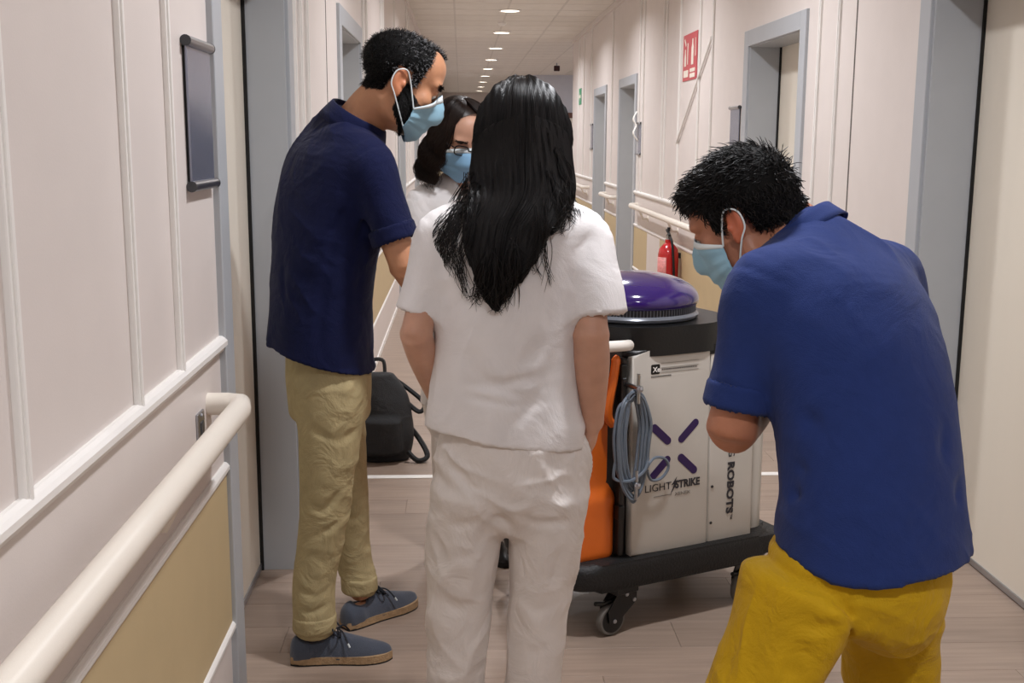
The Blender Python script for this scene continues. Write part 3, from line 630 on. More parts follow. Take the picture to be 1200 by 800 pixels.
# ------------------------------------------------------------------ people
SKIN_A = mat('skin_tan', '#c48c69', .48, var=.08, vscale=30, sss=.12, tint=True, bump=.12, bscale=220)
SKIN_B = mat('skin_light', '#c99a82', .48, var=.08, vscale=25, sss=.12, tint=True, bump=.1, bscale=220)
SKIN_D = mat('skin_ruddy', '#b5795c', .46, var=.1, vscale=28, sss=.12, tint=True, bump=.14, bscale=220)
NAVY = mat('navy_pique', '#10163a', .85, var=.07, vscale=40, bump=.3, bscale=520, sheen=.06, bump2=.5, b2scale=9, spec=.15)
BLUE = mat('blue_pique', '#23346a', .85, var=.07, vscale=40, bump=.3, bscale=520, sheen=.08, bump2=.4, b2scale=8, spec=.15)
WHITE = mat('white_scrub_cotton', '#e9e6e6', .75, var=.03, vscale=20, bump=.15, bscale=500, bump2=.35, b2scale=7, spec=.2)
WHITET = mat('white_scrub_trousers', '#e6e0dc', .75, var=.03, vscale=20, bump=.15, bscale=500, bump2=.7, b2scale=10, b2stretch=(1, 1, .8), spec=.2)
KHAKI = mat('khaki_twill', '#ad9d76', .8, var=.08, vscale=30, bump=.25, bscale=420, bump2=.7, b2scale=12, spec=.2)
YEL = mat('mustard_cotton', '#c29a12', .75, var=.09, vscale=14, bump=.25, bscale=380, bump2=.8, b2scale=11, sheen=.05, spec=.2)
HAIRB = mat('hair_black', '#080607', .38, var=.2, vscale=30, spec=.3); HAIRBASE = mat('hair_black_base', '#060505', .7, var=.2, vscale=30, spec=.15)
HAIRG = mat('hair_grey', '#8b8b8e', .4, var=.2, vscale=30)
HAIRC = mat('hair_brown', '#1f120c', .42, var=.25, vscale=30, spec=.35)
MASKM = mat('mask_blue', '#93bdd2', .7, var=.04, bump=.1, bscale=300); MASKW = mat('mask_white', '#dfe8ea', .7, var=.02)
SUEDE = mat('shoe_suede', '#454b58', .9, var=.12, vscale=25, bump=.4, bscale=400, sheen=.3); ROPE = mat('rope_sole', '#a78a68', .85, var=.2, vscale=60, bump=.8, bscale=160); LACE = mat('shoe_lace', '#181b24', .7)
SHOEW = mat('white_clog', '#e8e6e2', .4); SHOEB = mat('brown_shoe_leather', '#4a3527', .5, var=.1)
def frame(f, roll=0):
    F = nrm(f); R = nrm(np.cross(F, [0, 0, 1])); U = np.cross(R, F); c, s = math.cos(roll), math.sin(roll)
    return np.stack([R*c+U*s, F, U*c-R*s], 1)
def cranium(l): return (l[:, 0]/.076)**2+((l[:, 1]+.012)/.095)**2+((l[:, 2]-.03)/.09)**2 < 1.4
def head(c, M, s=1.0, ch=.088):
    """prims of a head; local x right, y forward, z up, origin between the ears"""
    T = lambda p: c+M@(np.array(p)*s); P = []
    E = lambda p, r, k=.02, N=None: P.append(('add', ell(T(p), np.array(r)*s, M if N is None else M@N), k*s))
    E((0, -.012, .035), (.076, .095, ch)); E((0, .028, -.035), (.060, .066, .082), .03); E((0, .05, .05), (.06, .045, .05), .03)
    E((0, .040, -.078), (.048, .045, .034), .03); E((0, .071, -.101), (.020, .017, .016), .025)
    for e in (-1, 1):
        E((e*.040, .066, -.026), (.022, .018, .018), .025); E((e*.050, .02, -.07), (.014, .035, .03), .03); E((e*.028, .082, .021), (.026, .012, .010), .02)
        P.append(('sub', ell(T((e*.032, .099, -.001)), .0155*s), .014*s))
    P.append(('add', seg(T((0, .084, .008)), T((0, .110, -.036)), .0085*s, .0125*s, M[:, 0]), .014*s)); E((0, .112, -.040), (.0125, .012, .011), .008)
    for e in (-1, 1):
        E((e*.013, .101, -.043), (.0085, .012, .008), .007); E((e*.032, .0795, -.0005), (.0145, .0115, .0125), .004)
        E((e*.032, .0835, .004), (.0150, .0105, .0075), .003)
    E((0, .0935, -.0655), (.024, .009, .0055), .007); E((0, .0925, -.0765), (.021, .009, .0065), .007)
    P.append(('sub', seg(T((-.024, .1035, -.0705)), T((.024, .1035, -.0705)), .0022*s, .0022*s), .004*s))
    for e in (-1, 1):   # ears: dished, with a rim
        N = np.array([[math.cos(.35*e), -math.sin(.35*e), 0], [math.sin(.35*e), math.cos(.35*e), 0], [0, 0, 1]])
        E((e*.079, -.010, -.010), (.0085, .018, .033), .006, N); E((e*.078, -.002, -.036), (.007, .008, .012), .006)
        P.append(('sub', ell(T((e*.0885, -.006, -.005)), np.array((.007, .010, .019))*s, M@N), .006*s)); E((e*.081, .003, -.014), (.005, .005, .007), .005)
    return P
def hand(fd, wr, d, n, side, curl=.5, s=1.0):
    """palm, four fingers and a thumb; d towards the fingers, n out of the palm"""
    d = nrm(d); n = nrm(np.asarray(n)-d*(np.asarray(n)@d)); a = np.cross(d, n)*side
    fd.add(seg(wr, wr+d*.045*s, (.026*s, .019*s), (.036*s, .016*s), a), .015); fd.add(seg(wr+d*.035*s, wr+d*.085*s, (.036*s, .015*s), (.039*s, .012*s), a), .01)
    for i, (o, L) in enumerate(((-.030, .072), (-.010, .082), (.010, .076), (.029, .060))):
        p = wr+d*.088*s+a*o*s; ang = 0; u = d
        for j, q in enumerate((.45, .3, .25)):
            ang += curl*(.5+.35*j); u = d*math.cos(ang)+n*math.sin(ang); e = p+u*L*q*s; fd.add(seg(p, e, (.0088-.0009*j)*s, (.008-.0009*j)*s), .003 if j else .006); p = e
    p = wr+d*.03*s-a*.028*s
    for L, k, r in ((.035, .7, .0125), (.032, .35, .0105), (.026, .2, .009)):
        u = nrm(d*(1.0)-a*k+n*(.55)); e = p+u*L*s; fd.add(seg(p, e, r*s, (r-.0015)*s), .006); p = e
def part(name, VF, m, root, parent=None):
    V, F = VF; me = mesh_np(name, V-np.array(root.location), F); return link(name, me, m, parent or root)
def set_tint(o, C):
    a = o.data.color_attributes.new('tint', 'FLOAT_COLOR', 'POINT'); a.data.foreach_set('color', np.c_[C, np.ones(len(C))].astype(np.float32).ravel())
def fieldhead(hp):
    h = Field()
    for op, p, k in hp: h.ops.append((op, p, k)); h.lo = np.minimum(h.lo, p.lo); h.hi = np.maximum(h.hi, p.hi)
    return h
def face_mask(root, hf, c, M, s, col=MASKM, lift=0, drop=20, wide=74):
    """pleated surgical mask: rays from inside the head find the face, the cloth bridges its hollows"""
    T = lambda p: c+M@(np.asarray(p)*s); n, m = 33, 22; th = np.radians(np.linspace(-wide, wide, n)); O = T((0, .012, -.052)); v = np.linspace(0, 1, m); D = np.zeros((n, m, 3)); rr = np.zeros((n, m))
    for i, t in enumerate(th):
        k = abs(t)/th[-1]; top = math.radians(33-drop*k**1.5); bot = math.radians(-56+18*k**2)
        el = top+(bot-top)*v; D[i] = np.stack([math.sin(t)*np.cos(el), math.cos(t)*np.cos(el), np.sin(el)], 1)@M.T
    P = D.reshape(-1, 3); r = np.full(len(P), .17*s)
    for _ in range(40): r -= np.maximum(hf.value(O+P*r[:, None]), -.01)*.8
    r = r.reshape(n, m)
    R = r.copy()
    for a in range(-2, 3):
        for b in range(-2, 3): R = np.maximum(R, np.roll(np.roll(np.pad(r, 3, mode='edge'), a, 0), b, 1)[3:-3, 3:-3]-.0008*(a*a+b*b))
    for _ in range(3): q = np.pad(R, 1, mode='edge'); R = np.maximum(r, (q[:-2, 1:-1]+q[2:, 1:-1]+q[1:-1, :-2]+q[1:-1, 2:]+2*q[1:-1, 1:-1])/6)
    pl = np.where((v > .2) & (v < .85), ((v*4.6) % 1), .5); R = R+(.0035+lift)*s+.0050*pl[None, :]*np.cos(th*.9)[:, None]; G = O+D*R[:, :, None]
    ob = part('mask', sheet(G, .0016), col, root)
    o2 = part('mask_edge', sheet(O+D[:, :3]*(R[:, :3, None]+.0014), .0012), MASKW, root, ob)
    for e in (-1, 1):
        i = n-1 if e > 0 else 0; a = G[i, 1]; z = G[i, -2]
        b = BM(); b.tube(smooth_path([a-root.location, T((e*.082, .012, .004))-root.location, T((e*.089, -.006, .020))-root.location, T((e*.088, -.026, .008))-root.location, T((e*.086, -.027, -.022))-root.location, T((e*.083, -.008, -.045))-root.location, z-root.location], 28), .0018*s, 6); b.obj('ear_loop', MASKW, root, True).parent = ob
    return ob
def eyes(root, c, M, s, down=.4):
    for e in (-1, 1):
        p = c+M@(np.array((e*.032, .0805, -.0035))*s)-root.location; b = BM(); b.lathe([(.0125*s*math.sin(t), .0125*s*math.cos(t)) for t in np.linspace(0, math.pi, 12)], 16, M=Matrix.Translation(p)); o = b.obj('eye', mat('eye_white', '#d9d2cc', .2), root, True)
        d = M@nrm((0, 1, -down)); q = Vector(d).to_track_quat('Z', 'Y').to_matrix().to_4x4(); b = BM(); b.lathe([(0, .0128*s), (.0035*s, .0126*s), (.006*s, .0116*s), (.0058*s, .010*s)], 14, M=Matrix.Translation(p)@q); b.obj('iris', mat('iris_dark', '#1d120b', .15), o, True)
def cap_hair(root, V, F, N, L, keep, thick, m, name='hair'):
    k = keep(L); f = F[k[F].all(1)]; used = np.unique(f); ix = np.full(len(V), -1); ix[used] = np.arange(len(used)); f = ix[f]
    V1 = V[used]; t = thick(L[used]); E = np.concatenate([f[:, [i, (i+1) % 4]] for i in range(4)]); n = len(used)
    es = np.sort(E, 1); key = es[:, 0].astype(np.int64)*n+es[:, 1]; un, cn = np.unique(key, return_counts=True); bd = un[cn == 1]; bv = np.unique(np.concatenate([bd//n, bd % n])); w_ = np.ones(n); w_[bv] = 0
    for _ in range(7):
        a = np.bincount(E[:, 0], w_[E[:, 1]], n)+np.bincount(E[:, 1], w_[E[:, 0]], n); w_ = np.where(np.isin(np.arange(n), bv), 0, a/np.maximum(np.bincount(E[:, 0], minlength=n)+np.bincount(E[:, 1], minlength=n), 1))
    N1 = N[used]
    for _ in range(4):
        N1 = np.stack([np.bincount(E[:, 0], N1[E[:, 1], c], n)+np.bincount(E[:, 1], N1[E[:, 0], c], n) for c in range(3)], 1); N1 /= np.maximum(np.linalg.norm(N1, axis=1, keepdims=True), 1e-9)
    V2 = V1+N1*(t*(.25+.75*np.minimum(w_*1.5, 1)))[:, None]+N1*.001
    return part(name, (V2, f), m, root), used
def short_strands(V, N, L, M, keep, n, length, comb, lift, r=.00045, curl=.0, m=6, base=None, seed=1):
    g = np.random.default_rng(seed); id_ = np.where(keep(L))[0]; id_ = g.choice(id_, n); p = V[id_]+g.normal(0, .0012, (n, 3)); nn = N[id_]; l = L[id_]
    cv = comb(l)@M.T; cv = cv-nn*(cv*nn).sum(1, keepdims=True)*.9+g.normal(0, .22, (n, 3)); cv /= np.maximum(np.linalg.norm(cv, axis=1, keepdims=True), 1e-6)
    Ln = (length(l) if callable(length) else length)*(.65+.7*g.random(n)); t = np.linspace(0, 1, m); lf = (lift(l) if callable(lift) else lift)*(.7+.6*g.random(n))
    off = base(l) if base else 0.0
    Pp = p[:, None, :]+nn[:, None, :]*(off+0*Ln)[:, None, None]*.7+nn[:, None, :]*(lf[:, None]*Ln[:, None]*np.sin(t*1.9)[None, :])[:, :, None]+cv[:, None, :]*(Ln[:, None]*t[None, :])[:, :, None]
    if curl: sd = np.cross(nn, cv); Pp += sd[:, None, :]*(curl*np.sin(t[None, :]*4+g.random(n)[:, None]*6.28)*t[None, :])[:, :, None]; Pp -= nn[:, None, :]*(curl*.6*t[None, :]**2)[:, :, None]
    return strands(Pp, r)
def shoe(root, heel, toe, upper, solem, lace=True, s=1.0, name='shoe', open_=.5):
    heel = np.array(heel, float); toe = np.array(toe, float); L = np.linalg.norm(toe-heel); d = (toe-heel)/L; a = np.array([d[1], -d[0], 0]); k = L/.29
    T = lambda x, y, z: heel+a*x*k+d*y*k+np.array([0, 0, z*k])
    prof = [(0, .024), (.02, .033), (.07, .036), (.12, .036), (.17, .042), (.21, .046), (.25, .040), (.275, .026), (.29, .008)]
    ys = smooth_path([(q[0], q[1], 0) for q in prof], 30); out = [(w_, y) for y, w_, _ in ys]+[(-w_, y) for y, w_, _ in ys[::-1]]
    MM = Matrix(((a[0]*k, d[0]*k, 0, heel[0]-root.location[0]), (a[1]*k, d[1]*k, 0, heel[1]-root.location[1]), (0, 0, k, heel[2]-root.location[2]), (0, 0, 0, 1)))
    fd = Field(); st = [(T(0, y, h*.5+.012), w_-.002, h*.5+.012, a) for y, w_, h in ((.022, .034, .075), (.06, .036, .078), (.10, .037, .080), (.14, .041, .076), (.18, .045, .062), (.22, .044, .047), (.26, .033, .034), (.278, .019, .025))]
    for q in st: q[0][2] = heel[2]
    fd.add(chain([(p, w_*k, h*1.72*k, a) for p, w_, h, _ in st], cap=.8), 0)
    fd.add(chain([(T(0, .02, .035), .030*k, .03*k, a), (T(0, .05, .04), .033*k, .03*k, a)]), .02)
    fd.sub(chain([(T(0, .058, .078), .026*k, .036*k, d), (T(0, .065, .14), .034*k, .055*k, d)]), .01); fd.sub(chain([(T(0, .05, .045), .020*k, .024*k, a), (T(0, .10, .048), .020*k, .022*k, a)]), .006)
    z0 = heel[2]+.016*k; fd.cut(lambda X, Y, Z: z0-Z+0*X+0*Y)
    o = part(name, fd.mesh(.004), upper, root)
    b = BM(); b.prism(out, .004, .026, bev=.005, M=MM); sl = b.obj('sole', solem, root, True, 60); sl.parent = o
    b = BM(); b.prism([(x*1.0, y) for x, y in out], 0, .005, M=MM); b.obj('outsole', BLACKRUB, root).parent = o
    if lace:
        loc = np.array(root.location); b = BM()
        for y, z in ((.125, .094), (.142, .087), (.158, .079)): b.tube([T(-.022, y, z-.008)-loc, T(0, y, z)-loc, T(.022, y, z-.008)-loc], .0028, 6)
        for e in (-1, 1):
            b.tube(smooth_path([T(0, .13, .098)-loc, T(e*.022, .12, .112)-loc, T(e*.042, .128, .098)-loc, T(e*.03, .14, .086)-loc, T(0, .133, .097)-loc], 18), .0026, 6)
            b.tube(smooth_path([T(0, .132, .098)-loc, T(e*.025, .15, .095)-loc, T(e*.046, .165, .07)-loc], 10), .0026, 6)
        q = b.obj('laces', LACE, root, True); q.parent = o; b = BM(); b.tube([T(.046, .165, .07)-loc, T(.050, .170, .060)-loc], .0028, 6); b.obj('lace_tip', MASKW, root).parent = o
    return o
def collar(root, c, ax, R, ra, rb, h, m, gap=.25, fold=.02, parent=None, thick=.0035):
    ax = nrm(ax); R = nrm(np.asarray(R, float)-ax*(np.asarray(R)@ax)); Fw = np.cross(ax, R); n = 48; th = np.linspace(math.pi/2+gap, math.pi/2+2*math.pi-gap, n); G = np.zeros((n, 9, 3))
    prof = smooth_path([(0, -.2, 0), (-.001, .5, 0), (.001, .95, 0), (.006, 1.02, 0), (fold*.6, .6, 0), (fold, .02, 0)], 9)
    for i, t in enumerate(th):
        for j, (o, z, _) in enumerate(prof): 
            lift = -.012*max(math.sin(t), 0)*z; G[i, j] = c+R*(ra+o)*math.cos(t)+Fw*(rb+o)*math.sin(t)+ax*(z*h+lift)
    return part('collar', sheet(G, thick), m, root, parent)
def body(root, torso, neck, hp, arms, legs, skin, fine_c, res=.0055, grow=-.02):
    fd = Field(); fd.add(chain([(p, a+grow, b+grow, r) for p, a, b, r in torso]), 0)
    for sh, el, wr, rs, hd, hn, side, curl in arms:
        fd.add(ell(sh-[0, 0, .008], .042), .02); fd.add(chain([(sh, rs[0], rs[0]), ((sh*.4+el*.6), rs[0]*.92, rs[0]*.92), (el, rs[1], rs[1])]), .02)
        fd.add(chain([(el, rs[1], rs[1]), (el*.65+wr*.35, rs[1]*1.03, rs[1]*1.03), (wr, rs[2], rs[2]*.85)]), .012); hand(fd, wr, hd, hn, side, curl)
        up = torso[-2][0]; fd.add(seg(up*.7+sh*.3-[0, 0, .01], sh-[0, 0, .01], .048, .040), .02)
    for hip, kn, an, to, rs in legs:
        fd.add(chain([(hip, rs[0], rs[0]), (hip*.4+kn*.6, rs[0]*.86, rs[0]*.86), (kn, rs[1], rs[1])]), .02); mid = kn*.65+an*.35; fd.add(chain([(kn, rs[1], rs[1]), (mid, rs[1]*.98, rs[1]), (an*.85+kn*.15, rs[2], rs[2]), (an, rs[2], rs[2])]), .012)
        d = nrm((to-an)*np.array([1, 1, 0])); sd = np.array([d[1], -d[0], 0]); g = np.array([an[0], an[1], 0]); fd.add(seg(g-d*.015+[0, 0, .042], g+d*.05+[0, 0, .042], (.020, .026), (.023, .024), sd), .012); fd.add(seg(g+d*.05+[0, 0, .040], g+d*.14+[0, 0, .032], (.024, .021), (.026, .012), sd), .01)
    fd.add(chain(neck), .03)
    for op, p, k in hp:
        fd.ops.append((op, p, k)); fd.lo = np.minimum(fd.lo, p.lo); fd.hi = np.maximum(fd.hi, p.hi)
    c = fine_c; V, F = fd.mesh(res, [(c-.15, c+.16, .003)], 2); o = part('body', (V, F), skin, root); return o, V, F, vnormals(V, F), fd
_G = np.random.default_rng(3).random((24, 24, 24))
def vnoise(P):
    i = np.floor(P).astype(int); f = P-i; f = f*f*(3-2*f); out = 0
    for a in (0, 1):
        for b in (0, 1):
            for c in (0, 1):
                out = out+_G[(i[:, 0]+a) % 24, (i[:, 1]+b) % 24, (i[:, 2]+c) % 24]*np.abs(1-a-f[:, 0])*np.abs(1-b-f[:, 1])*np.abs(1-c-f[:, 2])
    return out
def folds(V, F, amp, freq, ax, seed):
    """soft ridges running along ax, wandering like cloth that hangs or is pulled"""
    ax = nrm(ax); Q = V+np.stack([vnoise(V*9+seed), vnoise(V*9+seed+7), vnoise(V*9+seed+13)], 1)*.09; t = Q@ax; Q = (Q-np.outer(t, ax)*.72)*freq+seed*3.1
    r = 1-2*np.abs(vnoise(Q)-.5)*2; r = np.clip(r, -1, 1); r = np.sign(r)*np.abs(r)**1.3; env = np.clip(vnoise(V*6+seed*1.7)*2-.45, 0, 1)
    return V+vnormals(V, F)*(amp*(r-.3)*env)[:, None]
def cloth(root, name, adds, subs, m, res=.006, cuts=(), creases=(), wobs=((.0035, 17, 0), (.002, 34, 1.0)), smooth=3, parent=None, k=.03, fold=()):
    fd = Field()
    for p in adds: fd.add(p[0], p[1]) if isinstance(p, tuple) else fd.add(p, k)
    for a, f, ph in wobs: fd.disp(lambda X, Y, Z, a=a, f=f, ph=ph: (a*wob(X, Y, Z, f, ph)).astype(np.float32))
    for pts, wd, dp in creases: fd.crease(pts, wd*.72, dp*1.25)
    for p in subs: fd.sub(p, .004)
    for c in cuts: fd.cut(c)
    V, F = fd.mesh(res, (), smooth)
    for a in fold: V = folds(V, F, *a)
    return part(name, (V, F), m, root)
def above(p, n):
    """keeps the side of the plane through p that normal n points to"""
    n = nrm(n); p = np.asarray(p, float); return lambda X, Y, Z: -((X-p[0])*n[0]+(Y-p[1])*n[1]+(Z-p[2])*n[2])
def z_at(p, z): q = np.array(p, float); q[2] = z; return q
A_ = np.array
def mouth(b, d, ra, rb=None, R=None, deep=.045):
    """the hollow at the end of a sleeve, leg or hem: b its centre, d outwards"""
    rb = rb or ra; return chain([(b-d*deep, ra*.9, rb*.9, R), (b-d*deep*.4, ra, rb, R), (b+d*.05, ra, rb, R)], cap=.25)
# ---- man in navy polo and khaki trousers -------------------------------------------------
def man_navy():
    root = empty('person', (-.36, 3.22, 0)); tag(root, 'person with cropped dark hair, navy polo, khaki trousers and blue face mask looking down', 'person')
    Rh, Rm, Rc = A_([.25, -.97, 0]), A_([.42, -.9, 0]), A_([.6, -.8, 0])
    torso = [(W(385, 462, 3.22), .155, .115, Rh), (W(383, 410, 3.22), .16, .125, Rh), (W(382, 330, 3.22), .165, .122, Rm), (W(386, 255, 3.22), .18, .128, Rc), (W(396, 198, 3.22), .19, .115, Rc), (W(408, 162, 3.23), .13, .085, Rc), (W(416, 145, 3.23), .07, .065, Rc)]
    up = torso[4][0]; shR = up+Rc*.165+[0, 0, .012]; shL = up-Rc*.165+[0, 0, .012]
    elR = W(474, 312, 3.06); wrR = W(520, 372, 3.24); elL = shL+[.03, .05, -.29]; wrL = elL+[.05, .03, -.22]
    hc = W(470, 94, 3.2); M = frame((.94, .16, -.44)); s = 1.1; hp = head(hc, M, s, .076); neck = [(W(412, 160, 3.24), .075, .07, Rc), (W(434, 128, 3.22), .062, .064, Rc), (hc+M@A_([0, -.02, -.05]), .058, .062, Rc)]
    hR = W(388, 462, 3.14); kR = W(380, 600, 3.12); aR = A_([-.425, 3.106, .09]); hL = W(388, 462, 3.30); kL = W(408, 588, 3.36); aL = A_([-.318, 3.372, .09])
    arms = [(shR, elR, wrR, (.047, .040, .027), wrR-elR+[.05, 0, .02], (0, 1, .2), 1, .5), (shL, elL, wrL, (.047, .040, .027), wrL-elL, (0, -1, 0), -1, .6)]
    legs = [(hR, kR, aR, A_([-.205, 3.12, 0]), (.072, .046, .031)), (hL, kL, aL, A_([-.118, 3.557, 0]), (.07, .043, .030))]
    o, V, F, N, fd = body(root, torso, neck, hp, arms, legs, SKIN_A, hc); L = (V-hc)@M/s
    scalp = lambda l: (l[:, 2] > np.interp(l[:, 1], [-.12, -.07, -.035, -.024, .012, .022, .036, .046, .07, .09], [-.058, -.056, -.045, .024, .024, -.02, .0, .055, .068, .074])) & cranium(l)
    beard = lambda l: (l[:, 2] < np.interp(l[:, 1], [-.05, .0, .012, .03, .06, .12], [-.1, -.045, .0, -.02, -.04, -.05])) & (l[:, 2] > np.interp(l[:, 1], [0, .05, .12], [-.075, -.125, -.14])) & (l[:, 1] > .002) & (np.abs(l[:, 0]) < .09)
    C = np.ones((len(V), 3)); near = np.linalg.norm(L, axis=1) < .2; sc = near & scalp(L) & ~((np.abs(L[:, 0]) > .022) & (L[:, 1] > .047)); bd = near & beard(L); C[sc] *= .15; C[bd] *= .10; C[near & (np.abs(L[:, 0]) > .074)] *= [1.05, .85, .78]
    set_tint(o, C); eyes(root, hc, M, s, .9)
    keep = lambda l: scalp(l) & (np.linalg.norm(l, axis=1) < .2) & ~((np.abs(l[:, 0]) > .022) & (l[:, 1] > .047)) & (l[:, 1] < .078); th = lambda l: np.interp(l[:, 2], [-.07, -.03, .03, .10], [.0005, .0035, .006, .004])
    hair, u = cap_hair(root, V, F, N, L, keep, th, HAIRBASE)
    comb = lambda l: np.stack([l[:, 0]*2, np.where(l[:, 2] > .06, .06, -.03), np.where(l[:, 2] > .06, -.02, -.08)], 1)
    part('hair_strand', short_strands(V, N, L, M, keep, 6500, .008, comb, .45, base=th, m=5), HAIRB, root, hair)['kind'] = 'stuff'
    part('grey_strand', short_strands(V, N, L, M, lambda l: keep(l) & (l[:, 1]+.025*np.sin(l[:, 2]*110+l[:, 0]*90)+.012*np.sin(l[:, 2]*370) > -.02), 1100, .008, comb, .5, base=th, m=5, seed=3), HAIRG, root, hair)['kind'] = 'stuff'
    kb = lambda l: beard(l) & (np.linalg.norm(l, axis=1) < .2) & (l[:, 1] < .05); br, _ = cap_hair(root, V, F, N, L, kb, lambda l: .0035+0*l[:, 0], HAIRBASE, 'beard')
    part('beard_strand', short_strands(V, N, L, M, kb, 3000, .006, lambda l: A_([[0, .3, -1]]).repeat(len(l), 0), .5, m=4, seed=5), HAIRB, root, br)['kind'] = 'stuff'
    ke = lambda l: (np.abs(l[:, 2]-.021) < .005) & (np.abs(np.abs(l[:, 0])-.032) < .02) & (l[:, 1] > .06); eb = part('eyebrow', short_strands(V, N, L, M, ke, 420, .010, lambda l: np.stack([np.sign(l[:, 0]), 0*l[:, 0], .1+0*l[:, 0]], 1), .3, r=.0006, m=4), HAIRB, root); eb['kind'] = 'stuff'
    face_mask(root, fieldhead(hp), hc, M, s, lift=.004, drop=34, wide=64)
    # polo
    hem = [(W(372, 425, 3.22), .19, .162, Rh)]; hem2 = [(W(371, 445, 3.22), .192, .166, Rh)]
    tor = [(W(374, 405, 3.22), .182, .152, Rh), (W(378, 330, 3.22), .178, .140, Rm), (W(385, 255, 3.22), .190, .141, Rc), (W(395, 200, 3.22), .198, .124, Rc), (W(407, 163, 3.23), .145, .098, Rc), (W(415, 146, 3.23), .085, .078, Rc)]
    sR = nrm(elR-shR); sL = nrm(elL-shL); endR = shR+sR*.205; endL = shL+sL*.20
    adds = [(chain(hem2+hem+tor, flat=(True, True)), 0)]+[(chain([(torso[4][0]*.55+a*.45, .075, .075), (a, .064, .064), (a*.5+b*.5, .060, .063), (b, .061, .066)], flat=(False, True)), .035) for a, b in ((shR, endR), (shL, endL))]
    subs = [mouth(W(371, 430, 3.22), A_([0, 0, -1.]), .178, .150, Rh, .03)]+[mouth(b, d, .050, .054) for a, b, d in ((shR, endR, sR), (shL, endL, sL))]
    a, b_ = W(303, 398, 3.2), W(441, 436, 3.2); n = np.cross(b_-a, [0, 1, 0]); n = n if n[2] > 0 else -n
    cr = [([W(440, 225, 3.06), W(415, 290, 3.08), W(380, 350, 3.07)], .018, .010), ([W(430, 215, 3.06), W(400, 250, 3.06), W(370, 300, 3.07)], .016, .008), ([W(436, 250, 3.06), W(425, 330, 3.08), W(420, 400, 3.07)], .016, .009), ([W(345, 190, 3.2), W(340, 270, 3.15), W(335, 360, 3.1)], .02, .006), ([W(400, 250, 3.05), W(380, 330, 3.05), W(372, 410, 3.04)], .02, .006)]
    sh = cloth(root, 'polo_shirt', adds, subs, NAVY, .0052, cuts=[above(a, n)], creases=cr, wobs=((.003, 14, 0),), fold=((.007, 11, (.3, 0, 1), 2.), (.004, 20, (-.6, 0, 1), 5.)))
    collar(root, W(413, 152, 3.23), nrm(W(432, 112, 3.215)-W(412, 152, 3.23)), Rc, .082, .078, .050, NAVY, parent=sh, fold=.024)
    for e, d in ((endR, sR), (endL, sL)): c = cloth(root, 'sleeve_cuff', [(chain([(e-d*.03, .0655, .0700), (e+d*.005, .066, .0712)], flat=(True, True)), 0)], [chain([(e-d*.06, .0595, .064), (e+d*.03, .060, .065)])], NAVY, .004, wobs=(), smooth=1); c.parent = sh
    # trousers
    jR, jL = A_([-.428, 3.108, .125]), A_([-.322, 3.37, .135])
    adds = [(chain([(W(384, 395, 3.22), .15, .116, Rh), (W(385, 440, 3.22), .158, .122, Rh), (W(386, 480, 3.22), .150, .115, Rh)], flat=(True, False)), 0),
            (chain([(hR+[0, 0, .02], .088, .098, Rh), (W(386, 520, 3.13), .082, .088, Rh), (kR, .066, .070, Rh), (W(368, 680, 3.115), .058, .062, Rh), (jR, .056, .060, Rh), (jR-[0, 0, .02], .056, .060, Rh)], flat=(False, True)), .02),
            (chain([(hL+[0, 0, .02], .088, .098, Rh), (W(396, 520, 3.32), .080, .085, Rh), (kL, .064, .066, Rh), (W(414, 650, 3.37), .054, .056, Rh), (jL, .050, .053, Rh), (jL-[0, 0, .02], .050, .053, Rh)], flat=(False, True)), .02)]
    subs = [mouth(jR-[0, 0, .02], A_([0, 0, -1.]), .045, .049, Rh, .05), mouth(jL-[0, 0, .02], A_([0, 0, -1.]), .040, .043, Rh, .05)]
    cr = [([W(352, 462, 3.05), W(375, 470, 3.03), W(400, 458, 3.04)], .012, .010), ([W(360, 500, 3.05), W(395, 520, 3.04), W(425, 500, 3.1)], .016, .008), ([W(352, 590, 3.05), W(380, 600, 3.05), W(398, 575, 3.07)], .014, .009), ([W(350, 625, 3.05), W(375, 628, 3.05), W(396, 612, 3.07)], .012, .008), ([W(346, 690, 3.06), W(368, 700, 3.05), W(388, 690, 3.07)], .011, .008), ([W(345, 715, 3.06), W(366, 718, 3.05), W(386, 708, 3.07)], .010, .006), ([W(400, 600, 3.29), W(415, 612, 3.3), W(430, 600, 3.31)], .012, .008), ([W(402, 660, 3.3), W(418, 668, 3.31), W(434, 655, 3.32)], .011, .008), ([W(425, 440, 3.1), W(410, 480, 3.05), W(400, 560, 3.05)], .012, .006)]
    tr = cloth(root, 'trousers', adds, subs, KHAKI, .005, creases=cr, wobs=((.0025, 20, 0),), fold=((.005, 13, (1, .3, .35), 4.), (.002, 20, (1, .3, -.4), 8.)))
    for j, a1, b1 in ((jR, .0605, .0645), (jL, .0545, .0575)): c = cloth(root, 'turned_cuff', [(chain([(j-[0, 0, .024], a1, b1, Rh), (j+[0, 0, .016], a1-.001, b1-.001, Rh)], flat=(True, True)), 0)], [chain([(j+[0, 0, .04], a1-.007, b1-.007, Rh), (j-[0, 0, .06], a1-.007, b1-.007, Rh)])], KHAKI, .004, wobs=((.0015, 60, 0),), smooth=1); c.parent = tr
    seam = BM(); 
    shoe(root, (-.498, 3.10, 0), (-.205, 3.118, 0), SUEDE, ROPE); shoe(root, (-.368, 3.318, 0), (-.150, 3.513, 0), SUEDE, ROPE)
man_navy()
